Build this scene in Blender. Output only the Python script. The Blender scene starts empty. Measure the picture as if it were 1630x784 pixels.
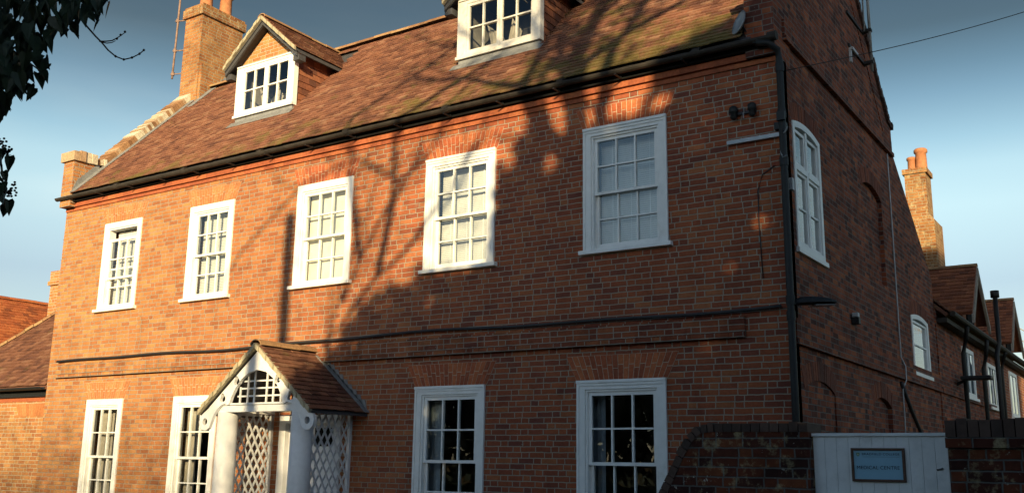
import bpy, bmesh, math, random
from mathutils import Vector, Matrix
from mathutils.geometry import tessellate_polygon
random.seed(7)
S = bpy.context.scene
COL = S.collection
R = math.radians

# ------------------------------------------------------------------ camera, sky, sun, exposure
SUN_AZ, SUN_EL = 28.0, 11.5            # degrees to the right of the facade's normal, height
cd = bpy.data.cameras.new('Camera'); cam = bpy.data.objects.new('Camera', cd); COL.objects.link(cam)
cd.sensor_width = 36.0; cd.lens = 1566.3 / 1630 * 36; cd.clip_start = 0.05; cd.clip_end = 6000
CAM = Vector((17.132, -10.362, 1.6))
ya, pi_, ro = R(33.823), R(12.417), R(0.860)
fw = Vector((-math.sin(ya) * math.cos(pi_), math.cos(ya) * math.cos(pi_), math.sin(pi_)))
r0 = Vector((math.cos(ya), math.sin(ya), 0)); u0 = r0.cross(fw)
RT = r0 * math.cos(ro) + u0 * math.sin(ro); UP = -r0 * math.sin(ro) + u0 * math.cos(ro)
m = Matrix((RT, UP, -fw)).transposed().to_4x4(); m.translation = CAM
cam.matrix_world = m
S.camera = cam
SUNV = Vector((math.sin(R(SUN_AZ)) * math.cos(R(SUN_EL)), -math.cos(R(SUN_AZ)) * math.cos(R(SUN_EL)), math.sin(R(SUN_EL))))
sl = bpy.data.lights.new('Sun', 'SUN'); sl.energy = 5.0; sl.angle = R(0.5); sl.color = (1.0, 0.78, 0.43)
so = bpy.data.objects.new('Sun', sl); COL.objects.link(so); so.rotation_euler = SUNV.to_track_quat('Z', 'Y').to_euler()
so.location = (22, -26, 14)
w = bpy.data.worlds.new('World'); S.world = w; w.use_nodes = True
nt = w.node_tree; bg = nt.nodes['Background']
sky = nt.nodes.new('ShaderNodeTexSky'); sky.sky_type = 'NISHITA'; sky.sun_disc = False
sky.sun_elevation = R(SUN_EL); sky.sun_rotation = R(180 - SUN_AZ)
sky.air_density = 1.0; sky.dust_density = 0.6; sky.ozone_density = 1.5
# thin high cloud over the sky
tc = nt.nodes.new('ShaderNodeTexCoord'); mp = nt.nodes.new('ShaderNodeMapping'); mp.inputs['Scale'].default_value = (1.2, 1.2, 5)
nz = nt.nodes.new('ShaderNodeTexNoise'); nz.inputs['Scale'].default_value = 2.2; nz.inputs['Detail'].default_value = 6
cr = nt.nodes.new('ShaderNodeValToRGB'); cr.color_ramp.elements[0].position = 0.52; cr.color_ramp.elements[1].position = 0.80
cr.color_ramp.elements[1].color = (0.16, 0.16, 0.16, 1)
mx = nt.nodes.new('ShaderNodeMix'); mx.data_type = 'RGBA'; mx.inputs['B'].default_value = (5.0, 5.2, 5.4, 1)
nt.links.new(tc.outputs['Generated'], mp.inputs['Vector']); nt.links.new(mp.outputs[0], nz.inputs['Vector'])
nt.links.new(nz.outputs['Fac'], cr.inputs['Fac']); nt.links.new(cr.outputs['Color'], mx.inputs['Factor'])
nt.links.new(sky.outputs[0], mx.inputs['A'])
sx = nt.nodes.new('ShaderNodeSeparateXYZ'); nt.links.new(tc.outputs['Generated'], sx.inputs[0])   # deepening of the clear winter sky with height
er = nt.nodes.new('ShaderNodeValToRGB'); el_ = er.color_ramp.elements; el_[1].color = (.10, .11, .11, 1)
for p_, c_ in ((0.0, (.50, .48, .48)), (.17, (.58, .52, .50)), (.24, (.90, .80, .65)), (.275, (.88, .81, .66)), (.30, (.70, .70, .60)), (.34, (.47, .50, .455)), (.363, (.36, .39, .355)), (.40, (.235, .24, .21)), (.43, (.21, .218, .197)), (.60, (.11, .12, .12))):
    e_ = el_[0] if p_ == 0 else el_.new(p_); e_.color = (*c_, 1)
nt.links.new(sx.outputs[2], er.inputs[0]); mu = nt.nodes.new('ShaderNodeMix'); mu.data_type = 'RGBA'; mu.blend_type = 'MULTIPLY'; mu.inputs['Factor'].default_value = 1
nt.links.new(mx.outputs['Result'], mu.inputs['A']); nt.links.new(er.outputs['Color'], mu.inputs['B']); # bluer, brighter open sky on the viewer's side
vd = nt.nodes.new('ShaderNodeVectorMath'); vd.operation = 'DOT_PRODUCT'; nt.links.new(tc.outputs['Generated'], vd.inputs[0]); vd.inputs[1].default_value = (math.sin(R(SUN_AZ)), -math.cos(R(SUN_AZ)), 0)
mr_ = nt.nodes.new('ShaderNodeMapRange'); mr_.inputs['From Min'].default_value = -.25; mr_.inputs['From Max'].default_value = .45
nt.links.new(vd.outputs['Value'], mr_.inputs['Value']); m2_ = nt.nodes.new('ShaderNodeMix'); m2_.data_type = 'RGBA'; m2_.inputs['A'].default_value = (1, 1, 1, 1); m2_.inputs['B'].default_value = (1.50, 1.72, 2.12, 1)
nt.links.new(mr_.outputs[0], m2_.inputs['Factor']); m3_ = nt.nodes.new('ShaderNodeMix'); m3_.data_type = 'RGBA'; m3_.blend_type = 'MULTIPLY'; m3_.inputs['Factor'].default_value = 1
nt.links.new(mu.outputs['Result'], m3_.inputs['A']); nt.links.new(m2_.outputs['Result'], m3_.inputs['B']); nt.links.new(m3_.outputs['Result'], bg.inputs['Color'])
bg.inputs['Strength'].default_value = 0.15
S.view_settings.view_transform = 'Standard'; S.view_settings.look = 'None'
S.view_settings.gamma = 1.0; S.view_settings.use_curve_mapping = False
S.view_settings.exposure = 0.95

# ------------------------------------------------------------------ materials
class N:
    def __init__(s, name):
        s.m = bpy.data.materials.new(name); s.m.use_nodes = True; s.t = s.m.node_tree
        s.b = s.t.nodes['Principled BSDF']; s.out = s.t.nodes['Material Output']
    def n(s, typ, **kw):
        x = s.t.nodes.new(typ)
        for k, v in kw.items(): setattr(x, k, v)
        return x
    def l(s, a, b): s.t.links.new(a, b)
    def put(s, sock, v):
        if isinstance(v, bpy.types.NodeSocket): s.l(v, sock)
        else: sock.default_value = v
    def math(s, op, a, b=None, c=None):
        x = s.n('ShaderNodeMath', operation=op)
        s.put(x.inputs[0], a)
        if b is not None: s.put(x.inputs[1], b)
        if c is not None: s.put(x.inputs[2], c)
        return x.outputs[0]
    def noise(s, scale, detail=4, vec=None, rough=.55):
        x = s.n('ShaderNodeTexNoise'); x.inputs['Scale'].default_value = scale; x.inputs['Detail'].default_value = detail
        x.inputs['Roughness'].default_value = rough
        if vec is not None: s.l(vec, x.inputs['Vector'])
        return x.outputs['Fac']
    def ramp(s, fac, *els):
        x = s.n('ShaderNodeValToRGB'); e = x.color_ramp.elements
        while len(e) < len(els): e.new(.5)
        for q, (p, c) in zip(e, els):
            q.position = p; q.color = (c, c, c, 1) if isinstance(c, (int, float)) else (*c, 1)
        s.put(x.inputs[0], fac); return x.outputs['Color']
    def mix(s, f, a, b, mode='MIX'):
        x = s.n('ShaderNodeMix', data_type='RGBA', blend_type=mode)
        s.put(x.inputs['Factor'], f)
        for k, v in (('A', a), ('B', b)):
            if isinstance(v, tuple): v = (*v, 1) if len(v) == 3 else v
            s.put(x.inputs[k], v)
        return x.outputs['Result']
    def pos(s): return s.n('ShaderNodeNewGeometry').outputs['Position']
    def bump(s, h, dist=.01, strength=1):
        x = s.n('ShaderNodeBump'); x.inputs['Distance'].default_value = dist; x.inputs['Strength'].default_value = strength
        s.l(h, x.inputs['Height']); s.l(x.outputs[0], s.b.inputs['Normal'])
    def fin(s, col, rough=.85, spec=.3, metal=0):
        s.put(s.b.inputs['Base Color'], (*col, 1) if isinstance(col, tuple) else col)
        s.put(s.b.inputs['Roughness'], rough); s.b.inputs['Specular IOR Level'].default_value = spec
        s.b.inputs['Metallic'].default_value = metal
        return s.m

def brick_mat(name, tones, mortar, grime=.45, lichen=0.0, west=None, h=.0695, st=.220, phase=0.0, mw=.0056):
    k = N(name); g = k.n('ShaderNodeNewGeometry')
    pos = g.outputs['Position']
    wob = k.n('ShaderNodeTexNoise'); wob.inputs['Scale'].default_value = 9; wob.inputs['Detail'].default_value = 3
    k.l(pos, wob.inputs['Vector'])
    vs = k.n('ShaderNodeVectorMath', operation='SUBTRACT'); k.l(wob.outputs['Color'], vs.inputs[0]); vs.inputs[1].default_value = (.5, .5, .5)
    vm = k.n('ShaderNodeVectorMath', operation='SCALE'); k.l(vs.outputs[0], vm.inputs[0]); vm.inputs['Scale'].default_value = .014
    va = k.n('ShaderNodeVectorMath', operation='ADD'); k.l(pos, va.inputs[0]); k.l(vm.outputs[0], va.inputs[1])
    sp = k.n('ShaderNodeSeparateXYZ'); k.l(va.outputs[0], sp.inputs[0])
    sn = k.n('ShaderNodeSeparateXYZ'); k.l(g.outputs['True Normal'], sn.inputs[0])
    ax, ay, az = (k.math('ABSOLUTE', sn.outputs[i]) for i in range(3))
    isx = k.math('GREATER_THAN', ax, ay); top = k.math('GREATER_THAN', az, .7)
    X, Y, Z = sp.outputs
    u = k.math('MULTIPLY_ADD', isx, k.math('SUBTRACT', Y, X), X)
    u = k.math('MULTIPLY_ADD', top, k.math('SUBTRACT', X, u), u)
    v = k.math('MULTIPLY_ADD', top, k.math('SUBTRACT', Y, Z), Z)
    rv = k.math('DIVIDE', v, h); row = k.math('FLOOR', rv); fv = k.math('FRACT', rv)
    wr = k.n('ShaderNodeTexWhiteNoise', noise_dimensions='1D'); k.l(k.math('ADD', row, 37.5 + phase), wr.inputs['W'])
    w2 = k.n('ShaderNodeTexWhiteNoise', noise_dimensions='1D'); k.l(k.math('ADD', row, 91.25 + phase), w2.inputs['W']); lng = k.math('GREATER_THAN', w2.outputs['Value'], .62)
    P = k.math('MULTIPLY_ADD', lng, st, st * 1.5)
    par = k.math('MODULO', k.math('ADD', row, 400), 2)
    a = k.math('ADD', u, k.math('ADD', k.math('MULTIPLY', par, st * .75), k.math('MULTIPLY', wr.outputs['Value'], .10)))
    aq = k.math('DIVIDE', k.math('ADD', a, 100.0), P); idx = k.math('FLOOR', aq); f = k.math('MULTIPLY', k.math('FRACT', aq), P)
    kk = k.math('ADD', k.math('GREATER_THAN', f, st), k.math('GREATER_THAN', f, 2 * st))
    hd = k.math('GREATER_THAN', kk, k.math('ADD', lng, .5))
    wd = k.math('MULTIPLY_ADD', hd, -.5 * st, st)
    lo = k.math('SUBTRACT', f, k.math('MULTIPLY', kk, st))
    du = k.math('MINIMUM', lo, k.math('SUBTRACT', wd, lo))
    dv = k.math('MULTIPLY', k.math('MINIMUM', fv, k.math('SUBTRACT', 1.0, fv)), h)
    d = k.math('MINIMUM', du, dv)
    mr = k.n('ShaderNodeMapRange', interpolation_type='SMOOTHSTEP'); k.l(d, mr.inputs['Value'])
    mr.inputs['From Min'].default_value = mw - .0022; mr.inputs['From Max'].default_value = mw + .0026
    body = mr.outputs['Result']                                  # 1 on the brick, 0 in the joint
    cid = k.n('ShaderNodeCombineXYZ'); k.l(row, cid.inputs[0]); k.l(k.math('MULTIPLY_ADD', idx, 3.0, kk), cid.inputs[1]); k.l(k.math('ADD', isx, phase), cid.inputs[2])
    wn = k.n('ShaderNodeTexWhiteNoise', noise_dimensions='3D'); k.l(cid.outputs[0], wn.inputs['Vector'])
    big = k.noise(.55, 5, pos); fine = k.noise(28, 4, pos); midn = k.noise(3.2, 5, pos)
    sel = k.math('ADD', wn.outputs['Value'], k.math('MULTIPLY', k.math('SUBTRACT', big, .5), .5))
    c = k.ramp(sel, *tones)
    if west:                                                     # golden cast of light put into the brick colour towards the left end
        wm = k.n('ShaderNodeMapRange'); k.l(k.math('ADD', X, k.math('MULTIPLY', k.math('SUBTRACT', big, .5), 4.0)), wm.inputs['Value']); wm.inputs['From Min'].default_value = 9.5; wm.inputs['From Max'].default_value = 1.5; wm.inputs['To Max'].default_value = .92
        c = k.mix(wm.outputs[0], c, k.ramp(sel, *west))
    c = k.mix(1.0, c, k.ramp(fine, (.25, .80), (.75, 1.16)), 'MULTIPLY')
    mc = k.mix(midn, tuple(x * .72 for x in mortar), tuple(min(1, x * 1.2) for x in mortar))
    c = k.mix(body, mc, c)
    c = k.mix(k.ramp(midn, (.42, 0.0), (.75, grime)), c, k.mix(1.0, c, (.42, .40, .40), 'MULTIPLY'))
    if lichen:
        ln = k.noise(7, 6, pos, .7); c = k.mix(k.ramp(ln, (.60 - lichen * .2, 0.0), (.70, .8)), c, (.45, .38, .22))
        l2 = k.noise(15, 4, pos, .7); c = k.mix(k.ramp(l2, (.66, 0.0), (.71, .8)), c, (.55, .53, .47))
    st_ = k.n('ShaderNodeMapping'); st_.inputs['Scale'].default_value = (1, 1, .22); k.l(pos, st_.inputs['Vector'])
    run = k.noise(3.4, 5, st_.outputs[0], .6); c = k.mix(k.ramp(run, (.52, 0.0), (.72, grime * .8)), c, k.mix(1.0, c, (.55, .52, .50), 'MULTIPLY'))   # run-off stains
    eff = k.noise(1.7, 6, pos, .72); c = k.mix(k.ramp(eff, (.62, 0.0), (.76, .38)), c, tuple(min(1, x * 1.05) for x in mortar))                        # lime bloom
    sp2 = k.noise(38, 2, pos); c = k.mix(k.ramp(sp2, (.735, 0.0), (.76, .6)), c, (.50, .46, .42))
    k.bump(k.math('ADD', k.math('MULTIPLY', body, 1.0), k.math('MULTIPLY', fine, .45)), .008, 1.0)
    return k.fin(c, .9, .2)

RED = ((0.0, (.18, .055, .036)), (.12, (.24, .066, .035)), (.5, (.30, .082, .037)), (.8, (.335, .096, .041)), (1.0, (.37, .13, .055)))
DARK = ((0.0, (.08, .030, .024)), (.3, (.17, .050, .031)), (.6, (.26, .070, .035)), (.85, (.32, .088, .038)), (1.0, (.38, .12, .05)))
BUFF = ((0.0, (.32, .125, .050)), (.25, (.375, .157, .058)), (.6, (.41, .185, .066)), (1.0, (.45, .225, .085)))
MAT = {}
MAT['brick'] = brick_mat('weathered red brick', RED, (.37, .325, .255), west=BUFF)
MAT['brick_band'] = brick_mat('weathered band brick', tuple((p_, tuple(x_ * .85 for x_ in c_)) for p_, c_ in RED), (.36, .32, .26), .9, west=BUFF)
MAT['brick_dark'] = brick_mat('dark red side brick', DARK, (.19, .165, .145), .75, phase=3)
MAT['brick_buff'] = brick_mat('orange buff brick', BUFF, (.54, .47, .33), .35, phase=5)
MAT['brick_chimney'] = brick_mat('chimney brick', tuple((p_, tuple(x_ * .85 for x_ in c_)) for p_, c_ in BUFF), (.36, .31, .21), .7, phase=7)
MAT['brick_lichen'] = brick_mat('lichened brick', tuple((p_, tuple(x_ * .72 for x_ in c_)) for p_, c_ in BUFF), (.38, .33, .22), .7, .45, phase=9)
MAT['brick_garden'] = brick_mat('garden wall brick', tuple((p_, tuple(x_ * .48 for x_ in c_)) for p_, c_ in DARK), (.15, .145, .135), .95, .34, h=.076, st=.225, phase=11)

def island_mat(name, tones, moss=None, rough=.85, edge=.35, mossx=None, nscale=30):
    k = N(name); g = k.n('ShaderNodeNewGeometry'); pos = g.outputs['Position']
    big = k.noise(.9, 5, pos); fine = k.noise(nscale, 4, pos); mid = k.noise(4.5, 6, pos, .65)
    sel = k.math('ADD', g.outputs['Random Per Island'], k.math('MULTIPLY', k.math('SUBTRACT', big, .5), .45))
    c = k.ramp(sel, *tones)
    c = k.mix(1.0, c, k.ramp(fine, (.2, .65), (.8, 1.25)), 'MULTIPLY')
    c = k.mix(k.ramp(mid, (.48, 0.0), (.78, edge)), c, k.mix(1.0, c, (.36, .36, .35), 'MULTIPLY'))
    if moss:
        sp = k.n('ShaderNodeSeparateXYZ'); k.l(pos, sp.inputs[0])
        mf = k.noise(2.3, 7, pos, .7)
        if mossx:
            a = k.n('ShaderNodeMapRange'); k.l(sp.outputs[0], a.inputs['Value']); a.inputs['From Min'].default_value = mossx[0]; a.inputs['From Max'].default_value = mossx[1]
            b = k.n('ShaderNodeMapRange'); k.l(sp.outputs[2], b.inputs['Value']); b.inputs['From Min'].default_value = 7.3; b.inputs['From Max'].default_value = 6.4
            mf = k.math('ADD', mf, k.math('MULTIPLY', a.outputs[0], .13)); mf = k.math('ADD', mf, k.math('MULTIPLY', b.outputs[0], .13))
        c = k.mix(k.ramp(mf, (.60, 0.0), (.74, .85)), c, k.mix(fine, moss, tuple(x * .45 for x in moss)))
    k.bump(fine, .006, .8)
    return k.fin(c, rough, .25)
TILE = ((0.0, (.13, .058, .042)), (.25, (.185, .080, .053)), (.6, (.235, .104, .064)), (.85, (.27, .126, .078)), (1.0, (.30, .165, .105)))
MAT['tile'] = island_mat('clay plain tiles', TILE, (.20, .16, .05), mossx=(7.0, 13.0), edge=.4)
MAT['tile_plain'] = island_mat('brown clay tiles', tuple((p_, tuple(x_ * .8 for x_ in c_)) for p_, c_ in TILE), (.17, .14, .05), edge=.6)
MAT['tile_red'] = island_mat('orange clay tiles', ((0, (.24, .075, .035)), (.5, (.40, .115, .045)), (1, (.48, .16, .06))), None)
MAT['tile_hung'] = island_mat('hung clay tiles', ((0, (.11, .045, .03)), (.5, (.22, .08, .042)), (1, (.28, .11, .055))), None)
MAT['coping'] = island_mat('lichened coping brick', ((0, (.20, .10, .05)), (.4, (.36, .20, .10)), (.7, (.50, .42, .30)), (1, (.58, .53, .42))), (.52, .47, .36), edge=.6)
MAT['coping_dark'] = island_mat('dark coping brick', ((0, (.045, .030, .027)), (.5, (.075, .040, .032)), (1, (.11, .055, .04))), (.34, .34, .31), edge=.7)
MAT['coping_garden'] = island_mat('lichened dark coping', ((0, (.07, .048, .040)), (.5, (.095, .060, .047)), (1, (.12, .075, .058))), (.40, .40, .36), edge=.75, nscale=18)
MAT['arch_dark'] = island_mat('dark arch brick', ((0, (.10, .036, .026)), (.5, (.19, .055, .032)), (1, (.26, .075, .036))), None)
MAT['gauged'] = island_mat('gauged arch brick', ((0, (.27, .072, .034)), (.5, (.38, .10, .042)), (1, (.45, .14, .055))), None)
MAT['gauged_buff'] = island_mat('buff arch brick', ((0, (.36, .135, .052)), (.5, (.42, .165, .062)), (1, (.46, .20, .08))), None)
MAT['cornice'] = island_mat('moulded brick', ((0, (.26, .072, .034)), (.5, (.33, .092, .040)), (1, (.38, .12, .048))), None)
MAT['ridge'] = island_mat('ridge tiles', ((0, (.20, .105, .055)), (.5, (.29, .16, .08)), (1, (.36, .24, .12))), (.36, .30, .12))

def simple(name, col, rough=.6, spec=.4, metal=0, var=.18, scale=14, dirt=None, bump=0):
    k = N(name); pos = k.pos(); n1 = k.noise(scale, 5, pos, .6)
    c = k.mix(1.0, col, k.ramp(n1, (.25, 1 - var), (.75, 1 + var)), 'MULTIPLY')
    if dirt:
        c = k.mix(k.ramp(k.noise(scale * .35, 7, pos, .7), (.55, 0.0), (.75, dirt[1])), c, dirt[0])
    if bump: k.bump(n1, bump)
    return k.fin(c, rough, spec, metal)
MAT['white'] = simple('white gloss paint', (.76, .76, .74), .45, .4, var=.06, scale=9, dirt=((.42, .39, .33), .40))
MAT['white_worn'] = simple('worn white paint', (.62, .60, .55), .6, .3, var=.10, scale=20, dirt=((.30, .24, .17), .55))
MAT['white_porch'] = simple('porch paint', (.64, .65, .67), .5, .35, var=.07, dirt=((.40, .40, .38), .35))
MAT['gate'] = simple('pale grey gate paint', (.80, .80, .79), .55, .35, var=.07, scale=6, dirt=((.34, .35, .34), .5))
MAT['lead'] = simple('lead sheet', (.19, .195, .20), .55, .4, var=.3, scale=10, bump=.004)
MAT['black'] = simple('black painted iron', (.014, .015, .016), .55, .3, var=.3)
MAT['gutter'] = simple('weathered iron gutter', (.030, .025, .021), .7, .25, var=.4, scale=6)
MAT['rubber'] = simple('black cable', (.025, .025, .027), .5, .4)
MAT['galv'] = simple('galvanised steel', (.30, .31, .32), .5, .5, .5, var=.2)
MAT['rust'] = simple('rusty pipe', (.20, .13, .10), .7, .3, var=.45, scale=18)
MAT['terracotta'] = simple('terracotta', (.36, .15, .07), .8, .2, var=.25)
MAT['verge'] = simple('mortar verge', (.34, .30, .21), .9, .15, var=.35, scale=9)
MAT['near_black'] = simple('near black', (.01, .01, .01), .95, .1)  # flat near black: painted shade under the gutter, and dark panes
MAT['mortar'] = simple('lime mortar', (.42, .36, .27), .95, .1, var=.3, scale=30)
MAT['render'] = simple('grey cement render', (.24, .22, .19), .9, .15, var=.25)
MAT['tar'] = simple('dark painted timber', (.055, .055, .06), .6, .3)
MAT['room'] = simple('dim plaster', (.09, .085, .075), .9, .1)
MAT['blind'] = simple('white blind', (.78, .77, .73), .6, .3, var=.04)
MAT['blind_cream'] = simple('cream roller blind', (.72, .68, .56), .8, .2, var=.04)
MAT['curtain'] = simple('grey blue curtain', (.30, .36, .42), .9, .1, var=.15)
MAT['curtain_beige'] = simple('beige curtain', (.34, .30, .25), .9, .1, var=.15)
MAT['wood'] = simple('dark frame wood', (.10, .05, .032), .6, .3, var=.3)
MAT['sign'] = simple('blue sign face', (.24, .46, .60), .4, .4, var=.04)
MAT['ink'] = simple('navy lettering', (.012, .022, .05), .5, .3, var=.05)
MAT['crest_green'] = simple('green crest enamel', (.13, .27, .16), .5, .3); MAT['crest_pale'] = simple('pale crest enamel', (.55, .58, .45), .5, .3)
MAT['bark'] = simple('bark', (.075, .058, .042), .9, .1, var=.4, bump=.02)
MAT['twig'] = simple('winter twig', (.10, .065, .045), .9, .1, var=.3)
MAT['ivy'] = simple('ivy leaf', (.022, .040, .018), .5, .35, var=.35, scale=40)
MAT['evergreen'] = simple('evergreen leaf', (.035, .06, .022), .7, .2, var=.4, scale=3)
MAT['berry'] = simple('ivy berry', (.02, .022, .016), .5, .3)
MAT['pane_dark'] = simple('lamp lens', (.10, .10, .10), .2, .5)
MAT['plastic'] = simple('grey plastic', (.40, .41, .42), .5, .4)
k = N('tarmac'); p_ = k.pos(); MAT['tarmac'] = k.fin(k.mix(k.noise(.6, 6, p_), (.035, .035, .036), (.07, .068, .064)), .9, .2)
k = N('garden grass'); p_ = k.pos(); MAT['grass'] = k.fin(k.mix(k.noise(.8, 7, p_), (.03, .05, .015), (.07, .09, .03)), .95, .1)
k = N('window glass')
gl = k.n('ShaderNodeBsdfGlossy'); gl.inputs['Roughness'].default_value = .0; tr = k.n('ShaderNodeBsdfTransparent'); tr.inputs[0].default_value = (.90, .93, .93, 1)
lwt = k.n('ShaderNodeLayerWeight'); lwt.inputs['Blend'].default_value = .5; fz = k.math('MINIMUM', k.math('MULTIPLY_ADD', k.math('POWER', lwt.outputs['Facing'], 5.0), 1.45, .085), 1.0)
bp = k.n('ShaderNodeBump'); bp.inputs['Distance'].default_value = .02; bp.inputs['Strength'].default_value = .06; k.l(k.noise(2.6, 2, k.pos()), bp.inputs['Height'])
k.l(bp.outputs[0], gl.inputs['Normal']); ms = k.n('ShaderNodeMixShader')
k.l(fz, ms.inputs[0]); k.l(tr.outputs[0], ms.inputs[1]); k.l(gl.outputs[0], ms.inputs[2]); k.l(ms.outputs[0], k.out.inputs['Surface'])
MAT['glass'] = k.m

# ------------------------------------------------------------------ mesh helpers
W = 13.78
def FA(u, w, z): return (u, -w, z)             # facade: u along x, w out of the wall towards the viewer
def GA(u, w, z): return (W + w, u, z)          # right gable: u along y, w out of the wall (+x)
def ID(u, w, z): return (u, w, z)

class MB:
    def __init__(s, T=ID): s.v = []; s.f = []; s.T = T
    def add(s, vs, fs, T=None):
        T = T or s.T; o = len(s.v); s.v += [Vector(T(*p)) for p in vs]; s.f += [tuple(i + o for i in f) for f in fs]
    def box(s, a, b, T=None):
        (x0, y0, z0), (x1, y1, z1) = a, b
        s.add([(x0, y0, z0), (x1, y0, z0), (x1, y1, z0), (x0, y1, z0), (x0, y0, z1), (x1, y0, z1), (x1, y1, z1), (x0, y1, z1)],
              [(0, 3, 2, 1), (4, 5, 6, 7), (0, 1, 5, 4), (1, 2, 6, 5), (2, 3, 7, 6), (3, 0, 4, 7)], T)
    def hexa(s, q0, q1, T=None):               # two quads joined
        s.add(list(q0) + list(q1), [(0, 1, 2, 3), (7, 6, 5, 4), (0, 4, 5, 1), (1, 5, 6, 2), (2, 6, 7, 3), (3, 7, 4, 0)], T)
    def prism(s, loops, w0, w1, T=None):       # loops of (u,z): outer first, then holes; extruded along w
        flat = [p for lp in loops for p in lp]; n = len(flat)
        tri = tessellate_polygon([[Vector((p[0], p[1], 0)) for p in lp] for lp in loops])
        vs = [(p[0], w0, p[1]) for p in flat] + [(p[0], w1, p[1]) for p in flat]
        fs = [tuple(t) for t in tri] + [tuple(i + n for i in reversed(t)) for t in tri]
        o = 0
        for lp in loops:
            k = len(lp)
            for i in range(k):
                j = (i + 1) % k; fs.append((o + i, o + j, o + j + n, o + i + n))
            o += k
        s.add(vs, fs, T)
    def tube(s, pts, r, seg=8, r2=None, T=None, cap=True):
        T = T or s.T; P = [Vector(T(*p)) for p in pts]; n = len(P); o = len(s.v)
        for i, p in enumerate(P):
            d = (P[min(i + 1, n - 1)] - P[max(i - 1, 0)]).normalized()
            a = d.cross(Vector((0, 0, 1)) if abs(d.z) < .95 else Vector((1, 0, 0))).normalized(); b = d.cross(a)
            rr = r if r2 is None else r + (r2 - r) * i / max(1, n - 1)
            if isinstance(r, (list, tuple)): rr = r[i]
            for q in range(seg):
                t = 2 * math.pi * q / seg; s.v.append(p + (a * math.cos(t) + b * math.sin(t)) * rr)
        for i in range(n - 1):
            for q in range(seg):
                q2 = (q + 1) % seg
                s.f.append((o + i * seg + q, o + i * seg + q2, o + (i + 1) * seg + q2, o + (i + 1) * seg + q))
        if cap:
            s.f.append(tuple(o + q for q in reversed(range(seg)))); s.f.append(tuple(o + (n - 1) * seg + q for q in range(seg)))
    def lathe(s, c, prof, seg=20):             # prof: (r,z)
        o = len(s.v); n = len(prof)
        for r, z in prof:
            for q in range(seg):
                t = 2 * math.pi * q / seg; s.v.append(Vector((c[0] + r * math.cos(t), c[1] + r * math.sin(t), c[2] + z)))
        for i in range(n - 1):
            for q in range(seg):
                q2 = (q + 1) % seg; s.f.append((o + i * seg + q, o + i * seg + q2, o + (i + 1) * seg + q2, o + (i + 1) * seg + q))
        s.f.append(tuple(o + q for q in reversed(range(seg)))); s.f.append(tuple(o + (n - 1) * seg + q for q in range(seg)))
    def build(s, name, mat, parent=None, smooth=False, fixn=True, bevel=0):
        off = Vector((0, 0, 0)); p = parent
        while p is not None: off += p.location; p = p.parent
        me = bpy.data.meshes.new(name); me.from_pydata([v - off for v in s.v], [], s.f); me.materials.append(MAT[mat]); me.validate()
        if fixn:
            bm = bmesh.new(); bm.from_mesh(me); bmesh.ops.recalc_face_normals(bm, faces=bm.faces); bm.to_mesh(me); bm.free()
        if smooth:
            for q in me.polygons: q.use_smooth = True
        o = bpy.data.objects.new(name, me); COL.objects.link(o); o.parent = parent
        if bevel:
            bv = o.modifiers.new('Bevel', 'BEVEL'); bv.width = bevel; bv.segments = 2; bv.limit_method = 'ANGLE'
        return o
def tag(o, label, cat, group=None):
    o['label'] = label; o['category'] = cat
    if group: o['group'] = group
    return o
def thing(name, label, cat, loc=(0, 0, 0), group=None):
    o = bpy.data.objects.new(name, None); COL.objects.link(o); o.location = loc; o.empty_display_size = .2
    return tag(o, label, cat, group)
def jit(a): return random.uniform(-a, a)
def rect(u0, u1, z0, z1): return [(u0, z0), (u1, z0), (u1, z1), (u0, z1)]
def archloop(u0, u1, z0, zs, zc, n=10):        # rectangle with a segmental head
    hw = (u1 - u0) / 2; rise = zc - zs; r = (hw * hw + rise * rise) / (2 * rise); cz = zc - r; cx = (u0 + u1) / 2
    a = math.asin(min(1, hw / r)); pts = [(u0, z0), (u1, z0)]
    for i in range(n + 1):
        t = a - 2 * a * i / n; pts.append((cx + r * math.sin(t), cz + r * math.cos(t)))
    return pts
def tiles(mb, P0, eu, ev, width, length, gauge=.10, tw=.165, ok=None, thick=.016, lift=.026):
    eu = Vector(eu).normalized(); ev = Vector(ev).normalized(); n = eu.cross(ev).normalized(); P0 = Vector(P0)
    rows = int(length / gauge) + 1
    for r in range(rows):
        v0 = r * gauge; v1 = min(v0 + gauge * 1.25, length + .01); off = (r % 2) * tw * .5 + jit(.01)
        c = -1
        while True:
            c += 1; a = c * tw - off; b = a + tw - .004
            if a > width: break
            a = max(a, 0); b = min(b, width)
            if b - a < .03: continue
            if ok and not ok((a + b) / 2, v0 + gauge * .5): continue
            dv = jit(.006); l0 = lift + jit(.005); l1 = lift + jit(.005)
            p = [P0 + eu * a + ev * (v0 + dv) + n * l0, P0 + eu * b + ev * (v0 + dv + jit(.003)) + n * l1,
                 P0 + eu * b + ev * v1 + n * .006, P0 + eu * a + ev * v1 + n * .006]
            q = [x + n * thick for x in p]
            mb.add([tuple(x) for x in q + p], [(0, 1, 2, 3), (4, 5, 1, 0), (5, 6, 2, 1), (7, 4, 0, 3), (6, 7, 3, 2)])
def slab(mb, P0, eu, ev, width, length, t=.05):
    eu = Vector(eu).normalized(); ev = Vector(ev).normalized(); n = eu.cross(ev).normalized(); P0 = Vector(P0)
    q = [P0, P0 + eu * width, P0 + eu * width + ev * length, P0 + ev * length]
    mb.hexa([tuple(x) for x in q], [tuple(x - n * t) for x in q])
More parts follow.
